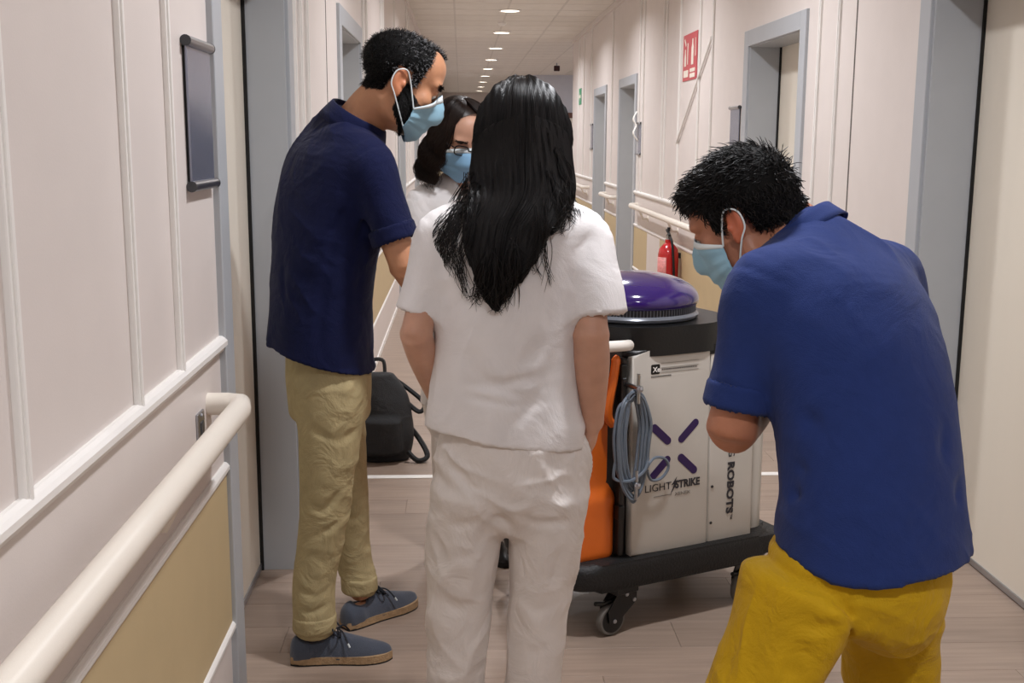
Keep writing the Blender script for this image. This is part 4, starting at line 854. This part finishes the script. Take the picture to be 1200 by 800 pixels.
# ---- woman with long black hair, seen from behind ---------------------------------------
def woman_long_hair():
    root = empty('person', (.12, 2.65, 0)); tag(root, 'person with long straight black hair in white scrubs, back to the camera, hand in pocket', 'person')
    R = A_([1., .04, 0]); Y = 2.65
    torso = [(W(598, 590, Y), .165, .12, R), (W(598, 540, Y), .175, .125, R), (W(596, 480, Y), .16, .115, R), (W(594, 420, Y), .145, .105, R), (W(597, 335, Y), .155, .108, R), (W(601, 272, Y), .165, .098, R), (W(605, 236, 2.66), .10, .075, R), (W(607, 215, 2.67), .058, .058, R)]
    shL, shR = W(516, 276, 2.65), W(689, 276, 2.66); elL, wrL = W(487, 392, 2.60), W(516, 472, 2.75); elR, wrR = W(692, 392, 2.60), W(695, 496, 2.645)
    hc = W(611, 160, 2.70); M = frame((-.08, .96, -.30)); s = 1.0; hp = head(hc, M, s); neck = [(W(606, 225, 2.67), .062, .06, R), (hc+M@A_([0, -.02, -.05]), .052, .056, R)]
    z = lambda p, zz: z_at(p, zz); hL, kL, aL = W(553, 585, Y), W(543, 700, Y), z(W(538, 800, Y), .09); hR, kR, aR = W(642, 585, Y), W(632, 700, Y), z(W(626, 800, Y), .09)
    arms = [(shL, elL, wrL, (.040, .036, .025), A_([.10, .07, -.08]), (0, 1, 0), 1, .5), (shR, elR, wrR, (.043, .042, .025), A_([-.03, .05, -.15]), (-1, 0, 0), -1, .3)]
    legs = [(hL, kL, aL, aL+[0, .2, 0], (.07, .048, .034)), (hR, kR, aR, aR+[.03, .2, 0], (.07, .048, .034))]
    o, V, F, N, fd = body(root, torso, neck, hp, arms, legs, SKIN_B, hc); C = np.ones((len(V), 3)); L = (V-hc)@M/s; C[(np.linalg.norm(L, axis=1) < .2) & (L[:, 2] > -.04) & (L[:, 1] < .06)] *= .15; set_tint(o, C); eyes(root, hc, M, s)
    for e in (-1, 1): pass
    # tunic
    tor = [(W(592, 505, Y), .196, .135, R), (W(594, 440, Y), .178, .124, R), (W(597, 345, Y), .172, .122, R), (W(601, 280, Y), .176, .112, R), (W(605, 243, 2.66), .125, .088, R), (W(607, 222, 2.67), .075, .072, R)]
    hem = [(W(591, 560, Y), .203, .142, R)]
    dL, dR = nrm(W(488, 368, 2.63)-shL), nrm(W(699, 368, 2.63)-shR); eL, eR = W(490, 367, 2.63), W(698, 367, 2.63)
    adds = [(chain(hem+tor, flat=(True, True)), 0)]+[(chain([(torso[5][0]*.5+a*.5+[0, 0, .01], .072, .072), (a+[0, 0, .002], .054, .056), (a*.5+b*.5, rr*.95, rr), (b, rr*1.05, rr*1.05)], flat=(False, True)), .04) for a, b, rr in ((shL, eL, .056), (shR, eR, .070))]
    subs = [mouth(W(591, 535, Y), A_([.02, 0, -1.]), .186, .125, R, .03)]+[mouth(b, d, rr-.011, deep=.05) for a, b, d, rr in ((shL, eL, dL, .058), (shR, eR, dR, .0735))]
    a, b_ = W(490, 513, 2.5), W(675, 539, 2.5); n = np.cross(b_-a, [0, 1, 0]); n = n if n[2] > 0 else -n
    q = lambda x, y: W(x, y, 2.53)
    cr = [([q(505, 395), q(530, 450), q(580, 452), q(640, 440)], .016, .010), ([q(640, 440), q(668, 405), q(672, 380)], .014, .008), ([q(520, 380), q(560, 440), q(620, 470)], .02, .006), ([q(660, 330), q(640, 400), q(610, 430)], .022, .007), ([q(665, 400), q(640, 450), q(600, 500)], .02, .006), ([q(515, 330), q(520, 400), q(510, 460)], .018, .007), ([q(672, 310), q(690, 330), q(715, 340)], .016, .006), ([q(655, 300), q(675, 345), q(690, 360)], .016, .006), ([q(530, 462), q(600, 475), q(670, 470)], .014, .005), ([q(560, 300), q(540, 380), q(530, 430)], .022, .005), ([q(650, 280), q(640, 350), q(650, 400)], .022, .006)]
    subs.append(seg(W(684, 560, 2.585), W(690, 492, 2.60), (.010, .05), (.003, .05), A_([1., 0, 0])))
    tu = cloth(root, 'scrub_tunic', adds, subs, WHITE, .0052, cuts=[above(a, n)], creases=cr, wobs=((.003, 15, .4),), fold=((.006, 10, (.25, 0, 1), 3.), (.002, 17, (-.8, 0, .6), 6.)))
    # trousers
    hemz = .055; bL, bR = z(aL, hemz), z(aR, hemz)
    adds = [(chain([(W(598, 490, Y), .165, .118, R), (W(598, 540, Y), .184, .132, R), (W(597, 580, Y), .180, .128, R), (W(595, 604, Y), .120, .095, R)], flat=(True, False)), 0),
            (chain([(W(551, 575, Y), .092, .120, R), (W(543, 650, Y), .090, .098, R), (W(539, 700, Y), .084, .088, R), (W(533, 800, Y), .070, .078, R), (bL, .080, .09, R)], flat=(False, True)), .025),
            (chain([(W(644, 575, Y), .092, .120, R), (W(637, 650, Y), .088, .098, R), (W(631, 700, Y), .076, .086, R), (W(625, 800, Y), .067, .076, R), (bR, .080, .09, R)], flat=(False, True)), .025), (ell(W(680, 535, 2.645), (.028, .045, .06)), .03)]
    subs = [mouth(bL, A_([0, 0, -1.]), .068, .078, R), mouth(bR, A_([0, 0, -1.]), .068, .078, R)]
    q = lambda x, y: W(x, y, 2.54); p = lambda x, y: W(x, y, 2.56)
    cr = [([q(585, 540), q(586, 590), q(588, 640)], .016, .006), ([q(582, 580), q(555, 612), q(512, 622)], .016, .006), ([q(590, 580), q(625, 612), q(672, 612)], .016, .006), ([q(590, 595), q(600, 650), q(640, 680)], .018, .010), ([q(582, 600), q(560, 650), q(515, 665)], .018, .010), ([p(505, 700), p(540, 715), p(575, 700)], .018, .009), ([p(598, 705), p(630, 718), p(660, 705)], .018, .009), ([p(508, 760), p(540, 770), p(562, 755)], .016, .008), ([p(600, 755), p(628, 768), p(654, 752)], .016, .007), ([q(520, 540), q(550, 570), q(580, 575)], .016, .008), ([q(690, 560), q(650, 590), q(600, 590)], .016, .006), ([p(575, 640), p(560, 700), p(550, 780)], .018, .007), ([p(655, 640), p(645, 700), p(640, 780)], .018, .006)]
    cloth(root, 'scrub_trousers', adds, subs, WHITET, .0055, creases=cr, wobs=((.0035, 13, .9),), fold=((.009, 11, (.6, 0, 1), 1.), (.006, 17, (-.8, 0, .5), 9.)))
    for e, d in ((aL, (-.03, 1)), (aR, (.1, 1))): h = z(e, 0)-A_([d[0]*.055, .055, 0]); shoe(root, h, h+A_([d[0], d[1], 0])*.245, SHOEW, SHOEW, lace=False)
    # hair: one mass on the head and down the back, then strands over it
    yb = 2.525; hs = [(W(613, 128, 2.69), .060, .075, R), (W(613, 150, 2.68), .106, .105, R), (W(612, 192, 2.655), .121, .095, R), (W(612, 226, 2.60), .118, .062, R), (W(594, 262, 2.545), .100, .03, R), (W(587, 302, yb-.005), .078, .022, R), (W(580, 338, yb-.005), .042, .018, R), (W(583, 362, yb-.005), .008, .008, R)]
    hd = Field(); hd.add(chain(hs, n=40, cap=.8), 0); hd.add(ell(hc+M@A_([0, -.012, .035]), (.092, .112, .099), M), .03)
    hd.sub(ell(hc+M@A_([0, .11, -.03]), (.062, .07, .105), M), .01)
    hd.disp(lambda X, Y, Z: (.0012*np.sin(X*420+4*np.sin(Z*17))+.0018*np.sin(X*150+3*np.sin(Z*11)+1)).astype(np.float32)); hair = part('hair', hd.mesh(.004, (), 1), HAIRBASE, root)
    full = Field(); full.ops = list(hd.ops)+[('add', g, k) for g, k in adds[:0]]
    tf = Field(); tf.add(chain(hem+tor, flat=(True, True)), 0); tf.add(chain([(torso[5][0]*.5+shL*.5, .072, .072), (shL, .054, .056)]), .04); tf.add(chain([(torso[5][0]*.5+shR*.5, .072, .072), (shR, .058, .06)]), .04)
    def snap(P, gap=.003):
        """bring points along +Y onto the hair or tunic surface seen from the back"""
        y = np.full(len(P), 2.30); on = np.ones(len(P), bool)
        for _ in range(44):
            Q = np.c_[P[:, 0], y, P[:, 2]]; d = np.minimum(hd.value(Q), tf.value(Q)-.002); y = np.minimum(y+np.clip(d, -.01, .03)*.8, P[:, 1]+.2)
        return np.c_[P[:, 0], y-gap, P[:, 2]]
    g = np.random.default_rng(11); n, m = 3600, 24; ctr = smooth_path([s_[0] for s_ in hs], 60); hw = smooth_path([(s_[1], s_[2], 0) for s_ in hs], 60)[:, 0]
    q0 = np.sign(g.random(n)-.5)*np.sqrt(g.random(n))*.98; t1 = np.clip(1-np.abs(q0)*.25-g.random(n)*.22, .45, 1.0); tt = np.linspace(.06, 1, m); P = np.zeros((n, m, 3)); ph = g.random(n)*6.28
    for i in range(n):
        tI = tt*t1[i]*59; ii = np.minimum(tI.astype(int), 58); u = (tI-ii)[:, None]; c = ctr[ii]*(1-u)+ctr[ii+1]*u; h = hw[ii]*(1-u[:, 0])+hw[ii+1]*u[:, 0]
        x = q0[i]*np.maximum(h, .012)*(1.0+.03*np.sin(tt*5+ph[i])); P[i] = c; P[i, :, 0] += x; P[i, :, 2] += -.03*abs(q0[i])*(1-tt)
    Q = snap(P.reshape(-1, 3), .002).reshape(n, m, 3); Q[:, :, 1] -= g.random((n, 1))*.003*np.linspace(.3, 1, m); Q[:, 1:-1] = (Q[:, :-2]+2*Q[:, 1:-1]+Q[:, 2:])/4
    part('hair_strand', strands(Q, .0008, .0002), HAIRB, root, hair)['kind'] = 'stuff'
    n2 = 1500; al = np.radians(-110+220*g.random(n2)); t2 = np.linspace(0, 1, 22); O = hc+M@A_([0, -.012, .03]); ph2 = np.radians(4+8*g.random(n2))[:, None]*(1-t2)+np.radians(88+26*g.random(n2))[:, None]*t2
    aw = al[:, None]*(1-.18*t2); D_ = np.stack([np.sin(aw)*np.sin(ph2), -np.cos(aw)*np.sin(ph2), np.cos(ph2)], -1).reshape(-1, 3); rr = np.full(len(D_), .2)
    for _ in range(30): rr -= np.clip(hd.value(O+D_*rr[:, None]), -.01, .03)*.85
    P2 = (O+D_*(rr+.0008+.0025*np.repeat(g.random(n2), 22))[:, None]).reshape(n2, 22, 3); part('crown_strand', strands(P2, .0008, .0002), HAIRB, root, hair)['kind'] = 'stuff'
    wl_ = []
    def wisp(a, b, c, d, k, sp, gap=.004):
        sp *= 1.25
        for _ in range(k):
            j = g.normal(0, sp, (4, 2)); j[0] *= .5; pp = [W(x+j[i, 0], y+j[i, 1]*.6, 2.52) for i, (x, y) in enumerate((a, b, c, d))]; pp = smooth_path(pp, m); wl_.append(pp[:int(m)])
    wisp((552, 205), (538, 240), (515, 275), (505, 305), 26, 5); wisp((556, 215), (540, 250), (524, 290), (520, 318), 26, 5); wisp((548, 230), (535, 265), (530, 300), (540, 330), 20, 6); wisp((560, 240), (545, 285), (540, 320), (548, 352), 16, 5)
    wisp((655, 175), (668, 205), (677, 230), (683, 254), 26, 4); wisp((655, 220), (662, 240), (660, 262), (655, 275), 18, 5); wisp((640, 230), (642, 265), (641, 300), (643, 335), 10, 4); wisp((630, 240), (633, 280), (628, 310), (630, 322), 9, 4); wisp((600, 280), (602, 310), (598, 335), (592, 358), 24, 5); wisp((575, 290), (566, 320), (560, 345), (556, 355), 24, 5); wisp((580, 300), (580, 330), (578, 350), (583, 364), 24, 4); wisp((548, 240), (528, 270), (512, 290), (508, 320), 12, 5); wisp((645, 200), (655, 225), (666, 245), (672, 262), 12, 4)
    wp = np.array(wl_); wp = snap(wp.reshape(-1, 3), .008).reshape(wp.shape); wp[:, 1:-1] = (wp[:, :-2]+2*wp[:, 1:-1]+wp[:, 2:])/4; part('loose_strand', strands(wp, .0008, .0002), HAIRB, root, hair)['kind'] = 'stuff'
woman_long_hair()
# ---- woman with glasses beyond ------------------------------------------------------------
def woman_glasses():
    root = empty('person', (.03, 3.95, 0)); tag(root, 'person with wavy brown hair, black glasses and blue mask facing the camera', 'person')
    F = nrm(A_([.22, -.98, 0])); R = A_([F[1], -F[0], 0]); hc = W(541, 163, 3.9); M = frame((.30, -.88, -.36), .10); s = 1.0
    torso = [(W(552, 470, 3.97), .155, .115, R), (W(552, 425, 3.97), .165, .12, R), (W(550, 370, 3.97), .14, .105, R), (W(546, 300, 3.97), .15, .11, R), (W(544, 245, 3.97), .16, .095, R), (W(543, 215, 3.96), .09, .07, R), (W(542, 203, 3.95), .055, .055, R)]
    up = torso[4][0]; shR, shL = up+R*.155+[0, 0, .02], up-R*.155+[0, 0, .02]; elR = shR+[.01, -.02, -.28]; wrR = elR+[.14, -.17, -.02]; elL = shL+[.0, -.02, -.28]; wrL = elL+[-.10, -.18, -.04]
    hp = head(hc, M, s); neck = [(W(543, 212, 3.96), .055, .054, R), (hc+M@A_([0, -.02, -.05]), .05, .054, R)]; z = z_at
    hR, hL = W(552, 470, 3.97)+R*.085, W(552, 470, 3.97)-R*.085; kR, kL = z(hR, .48)+[.01, -.01, 0], z(hL, .48)+[0, -.01, 0]; aR, aL = z(hR, .09)+[.02, 0, 0], z(hL, .09)
    arms = [(shR, elR, wrR, (.04, .036, .025), wrR-elR, (.6, 0, -.4), 1, .6), (shL, elL, wrL, (.04, .036, .025), wrL-elL, (-.6, 0, -.4), -1, .6)]; legs = [(hR, kR, aR, aR+F*.2, (.07, .048, .034)), (hL, kL, aL, aL+F*.2, (.07, .048, .034))]
    o, V, Fc, N, fd = body(root, torso, neck, hp, arms, legs, SKIN_B, hc); L = (V-hc)@M/s; C = np.ones((len(V), 3)); nr = np.linalg.norm(L, axis=1) < .2; C[nr & (L[:, 2] > .092) & (L[:, 1] < .06)] *= .2; C[nr & (L[:, 1] < .0) & (L[:, 2] > -.05)] *= .2; C[nr & (np.abs(L[:, 2]+.071) < .012) & (np.abs(L[:, 0]) < .024) & (L[:, 1] > .08)] *= [.95, .6, .6]; set_tint(o, C); eyes(root, hc, M, s, .5)
    ke = lambda l: (np.abs(l[:, 2]-.023) < .0035) & (np.abs(np.abs(l[:, 0])-.032) < .018) & (l[:, 1] > .06); part('eyebrow', short_strands(V, N, L, M, ke, 300, .009, lambda l: np.stack([np.sign(l[:, 0]), 0*l[:, 0], .1+0*l[:, 0]], 1), .25, r=.0005, m=4), HAIRC, root)['kind'] = 'stuff'
    face_mask(root, fieldhead(hp), hc, M, s, mat('mask_sky_blue', '#86b4d8', .7, var=.04))
    loc = np.array(root.location); T = lambda p: hc+M@(np.array(p)*s)-loc; gl = BM(); GL = mat('glasses_black', '#140f10', .3)
    for e in (-1, 1): gl.tube([T((e*.034+.0235*np.sign(math.cos(a))*abs(math.cos(a))**.6, .112-.010*abs(e*.034+.0235*math.cos(a))/.05, -.004+.016*np.sign(math.sin(a))*abs(math.sin(a))**.6)) for a in np.linspace(0, 2*math.pi, 29)[:-1]], .0021, 6, closed=True)
    gl.tube([T((-.010, .112, .0)), T((0, .116, .002)), T((.010, .112, .0))], .002, 6); g = gl.obj('glasses', GL, root, True)
    for e in (-1, 1):
        b = BM(); b.tube([T((e*.057, .100, .003)), T((e*.074, .07, .003)), T((e*.083, -.005, .006)), T((e*.084, -.02, -.012))], .0018, 6); b.obj('temple_arm', GL, root, True).parent = g
        b = BM(); b.prism(rrect(-.0225, -.015, .0225, .015, .008, 4), -.0005, .0005, M=Matrix(np.r_[np.c_[np.stack([M[:, 0], M[:, 2], M[:, 1]], 1), T((e*.034, .106, -.004))], [[0, 0, 0, 1]]].tolist())); b.obj('lens', mat('clear_lens', '#ffffff', .02, trans=1, var=0), root).parent = g
    tor = [(W(550, 380, 3.97), .165, .125, R), (W(547, 305, 3.97), .166, .124, R), (W(544, 250, 3.97), .172, .110, R), (W(543, 222, 3.96), .12, .085, R), (W(542, 206, 3.95), .075, .07, R)]; hem = [(W(552, 470, 3.97), .185, .14, R)]
    d = lambda a, b: nrm(b-a); adds = [(chain(hem+tor, flat=(True, True)), 0)]+[(chain([(up*.5+a*.5, .068, .068), (a, .054, .056), (a+d(a, b)*.20, .062, .062)], flat=(False, True)), .035) for a, b in ((shR, elR), (shL, elL))]
    subs = [mouth(W(552, 470, 3.97), A_([0, 0, -1.]), .172, .128, R)]+[mouth(a+d(a, b)*.20, d(a, b), .051) for a, b in ((shR, elR), (shL, elL))]+[seg(up+F*.11+[0, 0, .05], up+F*.06+[0, 0, .12], .02, .05)]
    cloth(root, 'scrub_tunic', adds, subs, WHITE, .0065)
    adds = [(chain([(W(552, 420, 3.97), .15, .11, R), (W(552, 470, 3.97), .170, .125, R), (W(552, 495, 3.97), .165, .12, R)], flat=(True, False)), 0)]+[(chain([(h, .09, .1, R), (k, .072, .078, R), (z(a, .06), .072, .08, R)], flat=(False, True)), .012) for h, k, a in ((hR, kR, aR), (hL, kL, aL))]
    cloth(root, 'scrub_trousers', adds, [mouth(z(a, .06), A_([0, 0, -1.]), .062, .07, R) for a in (aR, aL)], WHITET, .0065)
    for a in (aR, aL): h = z(a, 0)-F*.055; shoe(root, h, h+F*.24, mat('black_clog', '#1c1c1e', .5), BLACKRUB, lace=False)
    # wavy hair: a sheet round the head, open at the face, with strands over it
    g = np.random.default_rng(5); part_x = .02
    def pos(th, t, wv=0, off=0):
        """th: angle round the head from the face, t: 0 crown .. 1 tips"""
        ph = np.minimum(t/.42, 1)*math.pi/2; dn = np.maximum(t-.42, 0)/.58; side = np.abs(np.sin(th)); bk = (1-np.cos(th))/2
        rx = .092+off+.026*np.sin(dn*2.2)+.012*np.sin(dn*17+th*3+wv)*np.minimum(dn*2, 1); ry = .108+off+.004*dn; fl = np.where(np.cos(th) > .2, .9, 1.0)
        x = np.sin(th)*rx*np.sin(ph)**.8+part_x*(1-np.sin(ph)); y = -.012+np.cos(th)*ry*np.sin(ph)**.8*fl; z = .030+(.098+off)*np.cos(ph)-(.185+.02*bk)*dn
        return np.stack([x, y, z], -1)
    th = np.linspace(math.radians(47), math.radians(318), 60); t = np.linspace(0.0, .98, 40); G = pos(th[:, None]+0*t[None, :], t[None, :]+0*th[:, None]); ho = part('hair', sheet((G*s)@M.T+hc, -.008), HAIRC, root)
    tf_ = np.linspace(0, 2*math.pi, 61)[:-1]; t = np.linspace(.0, .29, 12); G = pos(tf_[:, None]+0*t[None, :], t[None, :]+0*tf_[:, None]); part('hair_top', sheet((G*s)@M.T+hc, -.006, True), HAIRC, root, ho)
    n, m = 1700, 24; th = np.radians(40+g.random(n)*284); te = .82+.22*g.random(n); tt = np.linspace(0, 1, m); tv = te[:, None]*tt; wv = g.random(n)*1.5
    Q = pos((th[:, None]+.10*np.sin(tt*6+wv[:, None]*4)*tt), tv, wv[:, None], (.003+.007*g.random(n))[:, None]); Q += g.normal(0, .003, (n, 1, 3))*tt[None, :, None]
    part('hair_strand', strands((Q*s)@M.T+hc, .0010, .0002), HAIRC, root, ho)['kind'] = 'stuff'
    n = 900; sgn = np.where(g.random(n) < .62, 1, -1); a0 = np.radians(4+g.random(n)*40); tt = np.linspace(0, 1, m)   # fringe swept from the parting to the sides
    th = sgn[:, None]*(a0[:, None]*(1-tt)+np.radians(60+12*g.random(n))[:, None]*tt); tv = .015+tt*(.44+.10*g.random(n))[:, None]
    Q = pos(th, tv, 0, (.004+.006*g.random(n))[:, None]); part('fringe_strand', strands((Q*s)@M.T+hc, .0011, .0002), HAIRC, root, ho)['kind'] = 'stuff'
woman_glasses()
# ---- man in blue polo and yellow shorts, bending ------------------------------------------
def man_blue():
    root = empty('person', (.60, 1.92, 0)); tag(root, 'person with thick black hair bending forward in a blue polo and mustard yellow shorts', 'person')
    R = nrm(A_([.87, .5, 0])); Ft = A_([-.5, .87, 0]); Ri = R
    torso = [(W(1010, 690, 1.88), .145, .11, R), (W(1016, 650, 1.88), .165, .125, R), (W(1020, 560, 1.91), .162, .12, R), (W(1010, 460, 1.96), .172, .12, R), (W(990, 378, 2.01), .185, .112, R), (W(970, 325, 2.07), .165, .090, R), (W(948, 290, 2.12), .09, .072, R), (W(930, 270, 2.15), .062, .062, R)]
    up = torso[5][0]; shL, shR = up-R*.172+[0, 0, -.015], up+R*.172+[0, 0, -.01]; elL = W(857, 505, 1.965); wrL = W(915, 430, 2.22); elR = W(1075, 470, 2.27); wrR = W(955, 425, 2.32)
    hc = W(872, 256, 2.15); M = frame((-.72, .50, -.46)); s = 1.0; hp = head(hc, M, s); neck = [(W(945, 290, 2.13), .07, .066, R), (W(915, 268, 2.15), .066, .066, R), (hc+M@A_([0, -.025, -.045]), .06, .062, R)]; z = z_at
    hL, hR = W(936, 700, 1.83), W(1040, 700, 1.94); jL, jR = W(874, 838, 1.80), W(1043, 788, 1.97); kL, kR = z(jL, .48), z(jR, .49); aL, aR = A_([.44, 1.80, .09]), A_([.745, 1.98, .09])
    arms = [(shL, elL, wrL, (.05, .044, .029), wrL-elL, (.8, 0, -.3), -1, .7), (shR, elR, wrR, (.05, .044, .029), wrR-elR, (-.6, 0, -.6), 1, .7)]; legs = [(hL, kL, aL, aL+Ft*.2, (.06, .050, .036)), (hR, kR, aR, aR+Ft*.2, (.062, .052, .036))]
    o, V, F, N, fd = body(root, torso, neck, hp, arms, legs, SKIN_D, hc); L = (V-hc)@M/s; nr = np.linalg.norm(L, axis=1) < .22
    scalp = lambda l: (l[:, 2] > np.interp(l[:, 1], [-.12, -.07, -.035, -.026, .012, .022, .036, .046, .07, .09], [-.046, -.042, -.038, .026, .026, -.012, .0, .045, .06, .064])) & cranium(l)
    C = np.ones((len(V), 3)); C[nr & scalp(L)] *= .15; C[nr & (np.abs(L[:, 0]) > .074)] *= [1.1, .72, .62]; bd = nr & (L[:, 2] < -.035) & (L[:, 1] > .0); C[bd] *= [.72, .68, .68]; set_tint(o, C); eyes(root, hc, M, s, .6)
    th = lambda l: np.interp(l[:, 2], [-.05, -.02, .03, .12], [.001, .006, .012, .014]); hair, u = cap_hair(root, V, F, N, L, scalp, th, HAIRBASE)
    comb = lambda l: np.stack([l[:, 0]*4+.15*np.sin(l[:, 1]*60), np.where(l[:, 2] > .04, .8, -.25), np.where(l[:, 2] > .04, -.15, -.8)], 1)
    part('hair_strand', short_strands(V, N, L, M, scalp, 9500, lambda l: np.interp(l[:, 2], [-.07, 0, .06], [.007, .015, .024]), comb, .16, base=th, r=.0008, curl=.006, m=7), HAIRB, root, hair)['kind'] = 'stuff'
    part('forelock', short_strands(V, N, L, M, lambda l: scalp(l) & (l[:, 1] > .055), 700, .026, lambda l: np.stack([l[:, 0]*2, .9+0*l[:, 0], -.3+0*l[:, 0]], 1), .2, base=th, r=.0008, curl=.010, m=8, seed=9), HAIRB, root, hair)['kind'] = 'stuff'
    part('nape_strand', short_strands(V, N, L, M, lambda l: (l[:, 2] > -.075) & (l[:, 2] < -.045) & (l[:, 1] < -.04) & (np.abs(l[:, 0]) < .055) & (np.linalg.norm(l, axis=1) < .115), 90, .005, lambda l: A_([[0, -.2, -1.]]).repeat(len(l), 0), .5, m=4, seed=4), HAIRB, root, hair)['kind'] = 'stuff'
    face_mask(root, fieldhead(hp), hc, M, s)
    # polo
    tor = [(W(1022, 625, 1.89), .190, .150, R), (W(1021, 555, 1.91), .180, .138, R), (W(1010, 458, 1.96), .188, .134, R), (W(989, 378, 2.01), .198, .124, R), (W(970, 327, 2.065), .176, .102, R), (W(950, 293, 2.115), .105, .086, R), (W(936, 276, 2.14), .08, .075, R)]; hem = [(W(1022, 720, 1.87), .202, .165, R)]
    dL, dR = nrm(elL-shL), nrm(elR-shR); eL, eR = shL+dL*.205, shR+dR*.2
    adds = [(chain(hem+tor, flat=(True, True)), 0)]+[(chain([(up*.5+a*.5, .078, .078), (a, .066, .066), (a*.5+b*.5, .060, .062), (b, .056, .058)], flat=(False, True)), .035) for a, b in ((shL, eL), (shR, eR))]
    subs = [mouth(W(1018, 672, 1.87), nrm(A_([.03, -.2, -1])), .158, .115, R, .02)]+[mouth(b, d, .047, .049) for a, b, d in ((shL, eL, dL), (shR, eR, dR))]
    a, b_ = W(890, 651, 1.80), W(1158, 648, 1.86); n = np.cross(b_-a, [Ft[0], Ft[1], .06]); n = n if n[2] > 0 else -n; mid = W(1000, 672, 1.72)
    q = lambda x, y, d=0: W(x, y, 1.83+d)
    cr = [([q(895, 440), q(920, 470), q(960, 500)], .018, .010), ([q(890, 470), q(915, 520), q(925, 580)], .018, .010), ([q(880, 380), q(905, 420), q(915, 470)], .018, .010), ([q(905, 520), q(930, 545), q(975, 560)], .015, .007), ([q(905, 590), q(935, 580), q(980, 600)], .014, .007), ([q(870, 352, .05), q(880, 390, .05), q(870, 430, .05)], .016, .008), ([q(900, 330, .1), q(940, 345, .1), q(1000, 340, .1)], .018, .004), ([q(1130, 480), q(1095, 540), q(1060, 570)], .022, .006), ([q(1140, 560), q(1100, 600), q(1060, 620)], .022, .006), ([q(940, 570), q(960, 620), q(965, 665)], .02, .006), ([q(1060, 560), q(1050, 610), q(1040, 660)], .022, .005)]
    sh = cloth(root, 'polo_shirt', adds, subs, BLUE, cuts=[lambda X, Y, Z, p=a, n=nrm(n): np.minimum(-((X-p[0])*n[0]+(Y-p[1])*n[1]+(Z-p[2])*n[2]), 1e3)+.018*np.exp(-((X-mid[0])/.14)**2)*0-.02*np.exp(-((X-mid[0])/.11)**2-((Y-mid[1])/.12)**2)], creases=cr, wobs=((.003, 13, .6),), fold=((.006, 9, (.5, 0, 1), 5.), (.003, 18, (-.7, 0, .7), 3.)))
    collar(root, W(949, 290, 2.125), nrm(W(912, 252, 2.165)-W(949, 290, 2.125)), R, .084, .077, .040, BLUE, parent=sh, fold=.016)
    for e, d in ((eL, dL), (eR, dR)): c = cloth(root, 'sleeve_cuff', [(chain([(e-d*.03, .0615, .0635), (e+d*.005, .0625, .0645)], flat=(True, True)), 0)], [chain([(e-d*.06, .055, .057), (e+d*.03, .0555, .0575)])], BLUE, .004, wobs=(), smooth=1); c.parent = sh
    # shorts
    dj = lambda h, j: nrm(j-h); mL, mR = hL*.5+jL*.5, hR*.5+jR*.5
    adds = [(chain([(W(1008, 636, 1.88), .172, .138, R), (W(1008, 690, 1.88), .172, .138, R), (W(1003, 703, 1.88), .150, .125, R)], flat=(True, False), cap=.45), 0),
            (chain([(hL+[0, 0, .01], .086, .120, R), (mL, .073, .102, R), (jL, .068, .094, R), (jL+dj(hL, jL)*.01, .068, .094, R)], flat=(False, True)), .008),
            (chain([(hR+[0, 0, .01], .078, .112, R), (mR, .076, .098, R), (jR, .084, .096, R), (jR+dj(hR, jR)*.01, .084, .096, R)], flat=(False, True)), .008)]
    subs = [mouth(j, dj(h, j), .056, .076, R, .06) for h, j in ((hL, jL), (hR, jR))]
    q = lambda x, y, d=0: W(x, y, 1.72+d)
    cr = [([q(880, 690), q(930, 700), q(985, 685)], .014, .009), ([q(875, 715), q(920, 735), q(980, 735)], .014, .010), ([q(868, 740), q(900, 760), q(950, 765)], .014, .009), ([q(860, 770), q(895, 785), q(935, 790)], .014, .008), ([q(1010, 740, .1), q(1045, 750, .1), q(1085, 735, .12)], .013, .010), ([q(1015, 765, .1), q(1045, 770, .1), q(1080, 760, .12)], .012, .009), ([q(1000, 715, .06), q(1040, 705, .08), q(1090, 690, .1)], .015, .009), ([q(985, 680), q(992, 720, .02), q(990, 750, .04)], .014, .012), ([q(900, 680), q(890, 740), q(870, 790)], .018, .007), ([q(950, 700), q(935, 750), q(925, 795)], .018, .008), ([q(1060, 700, .1), q(1070, 740, .1), q(1062, 780, .12)], .016, .007)]
    st = cloth(root, 'shorts', adds, subs, YEL, .005, creases=cr, wobs=((.003, 19, .3),), fold=((.006, 15, (1, .4, .25), 2.), (.004, 24, (1, .4, -.5), 7.)))
    for e in (aL, aR): h = z(e, 0)-Ft*.055; shoe(root, h, h+Ft*.28, SHOEB, ROPE)
man_blue()
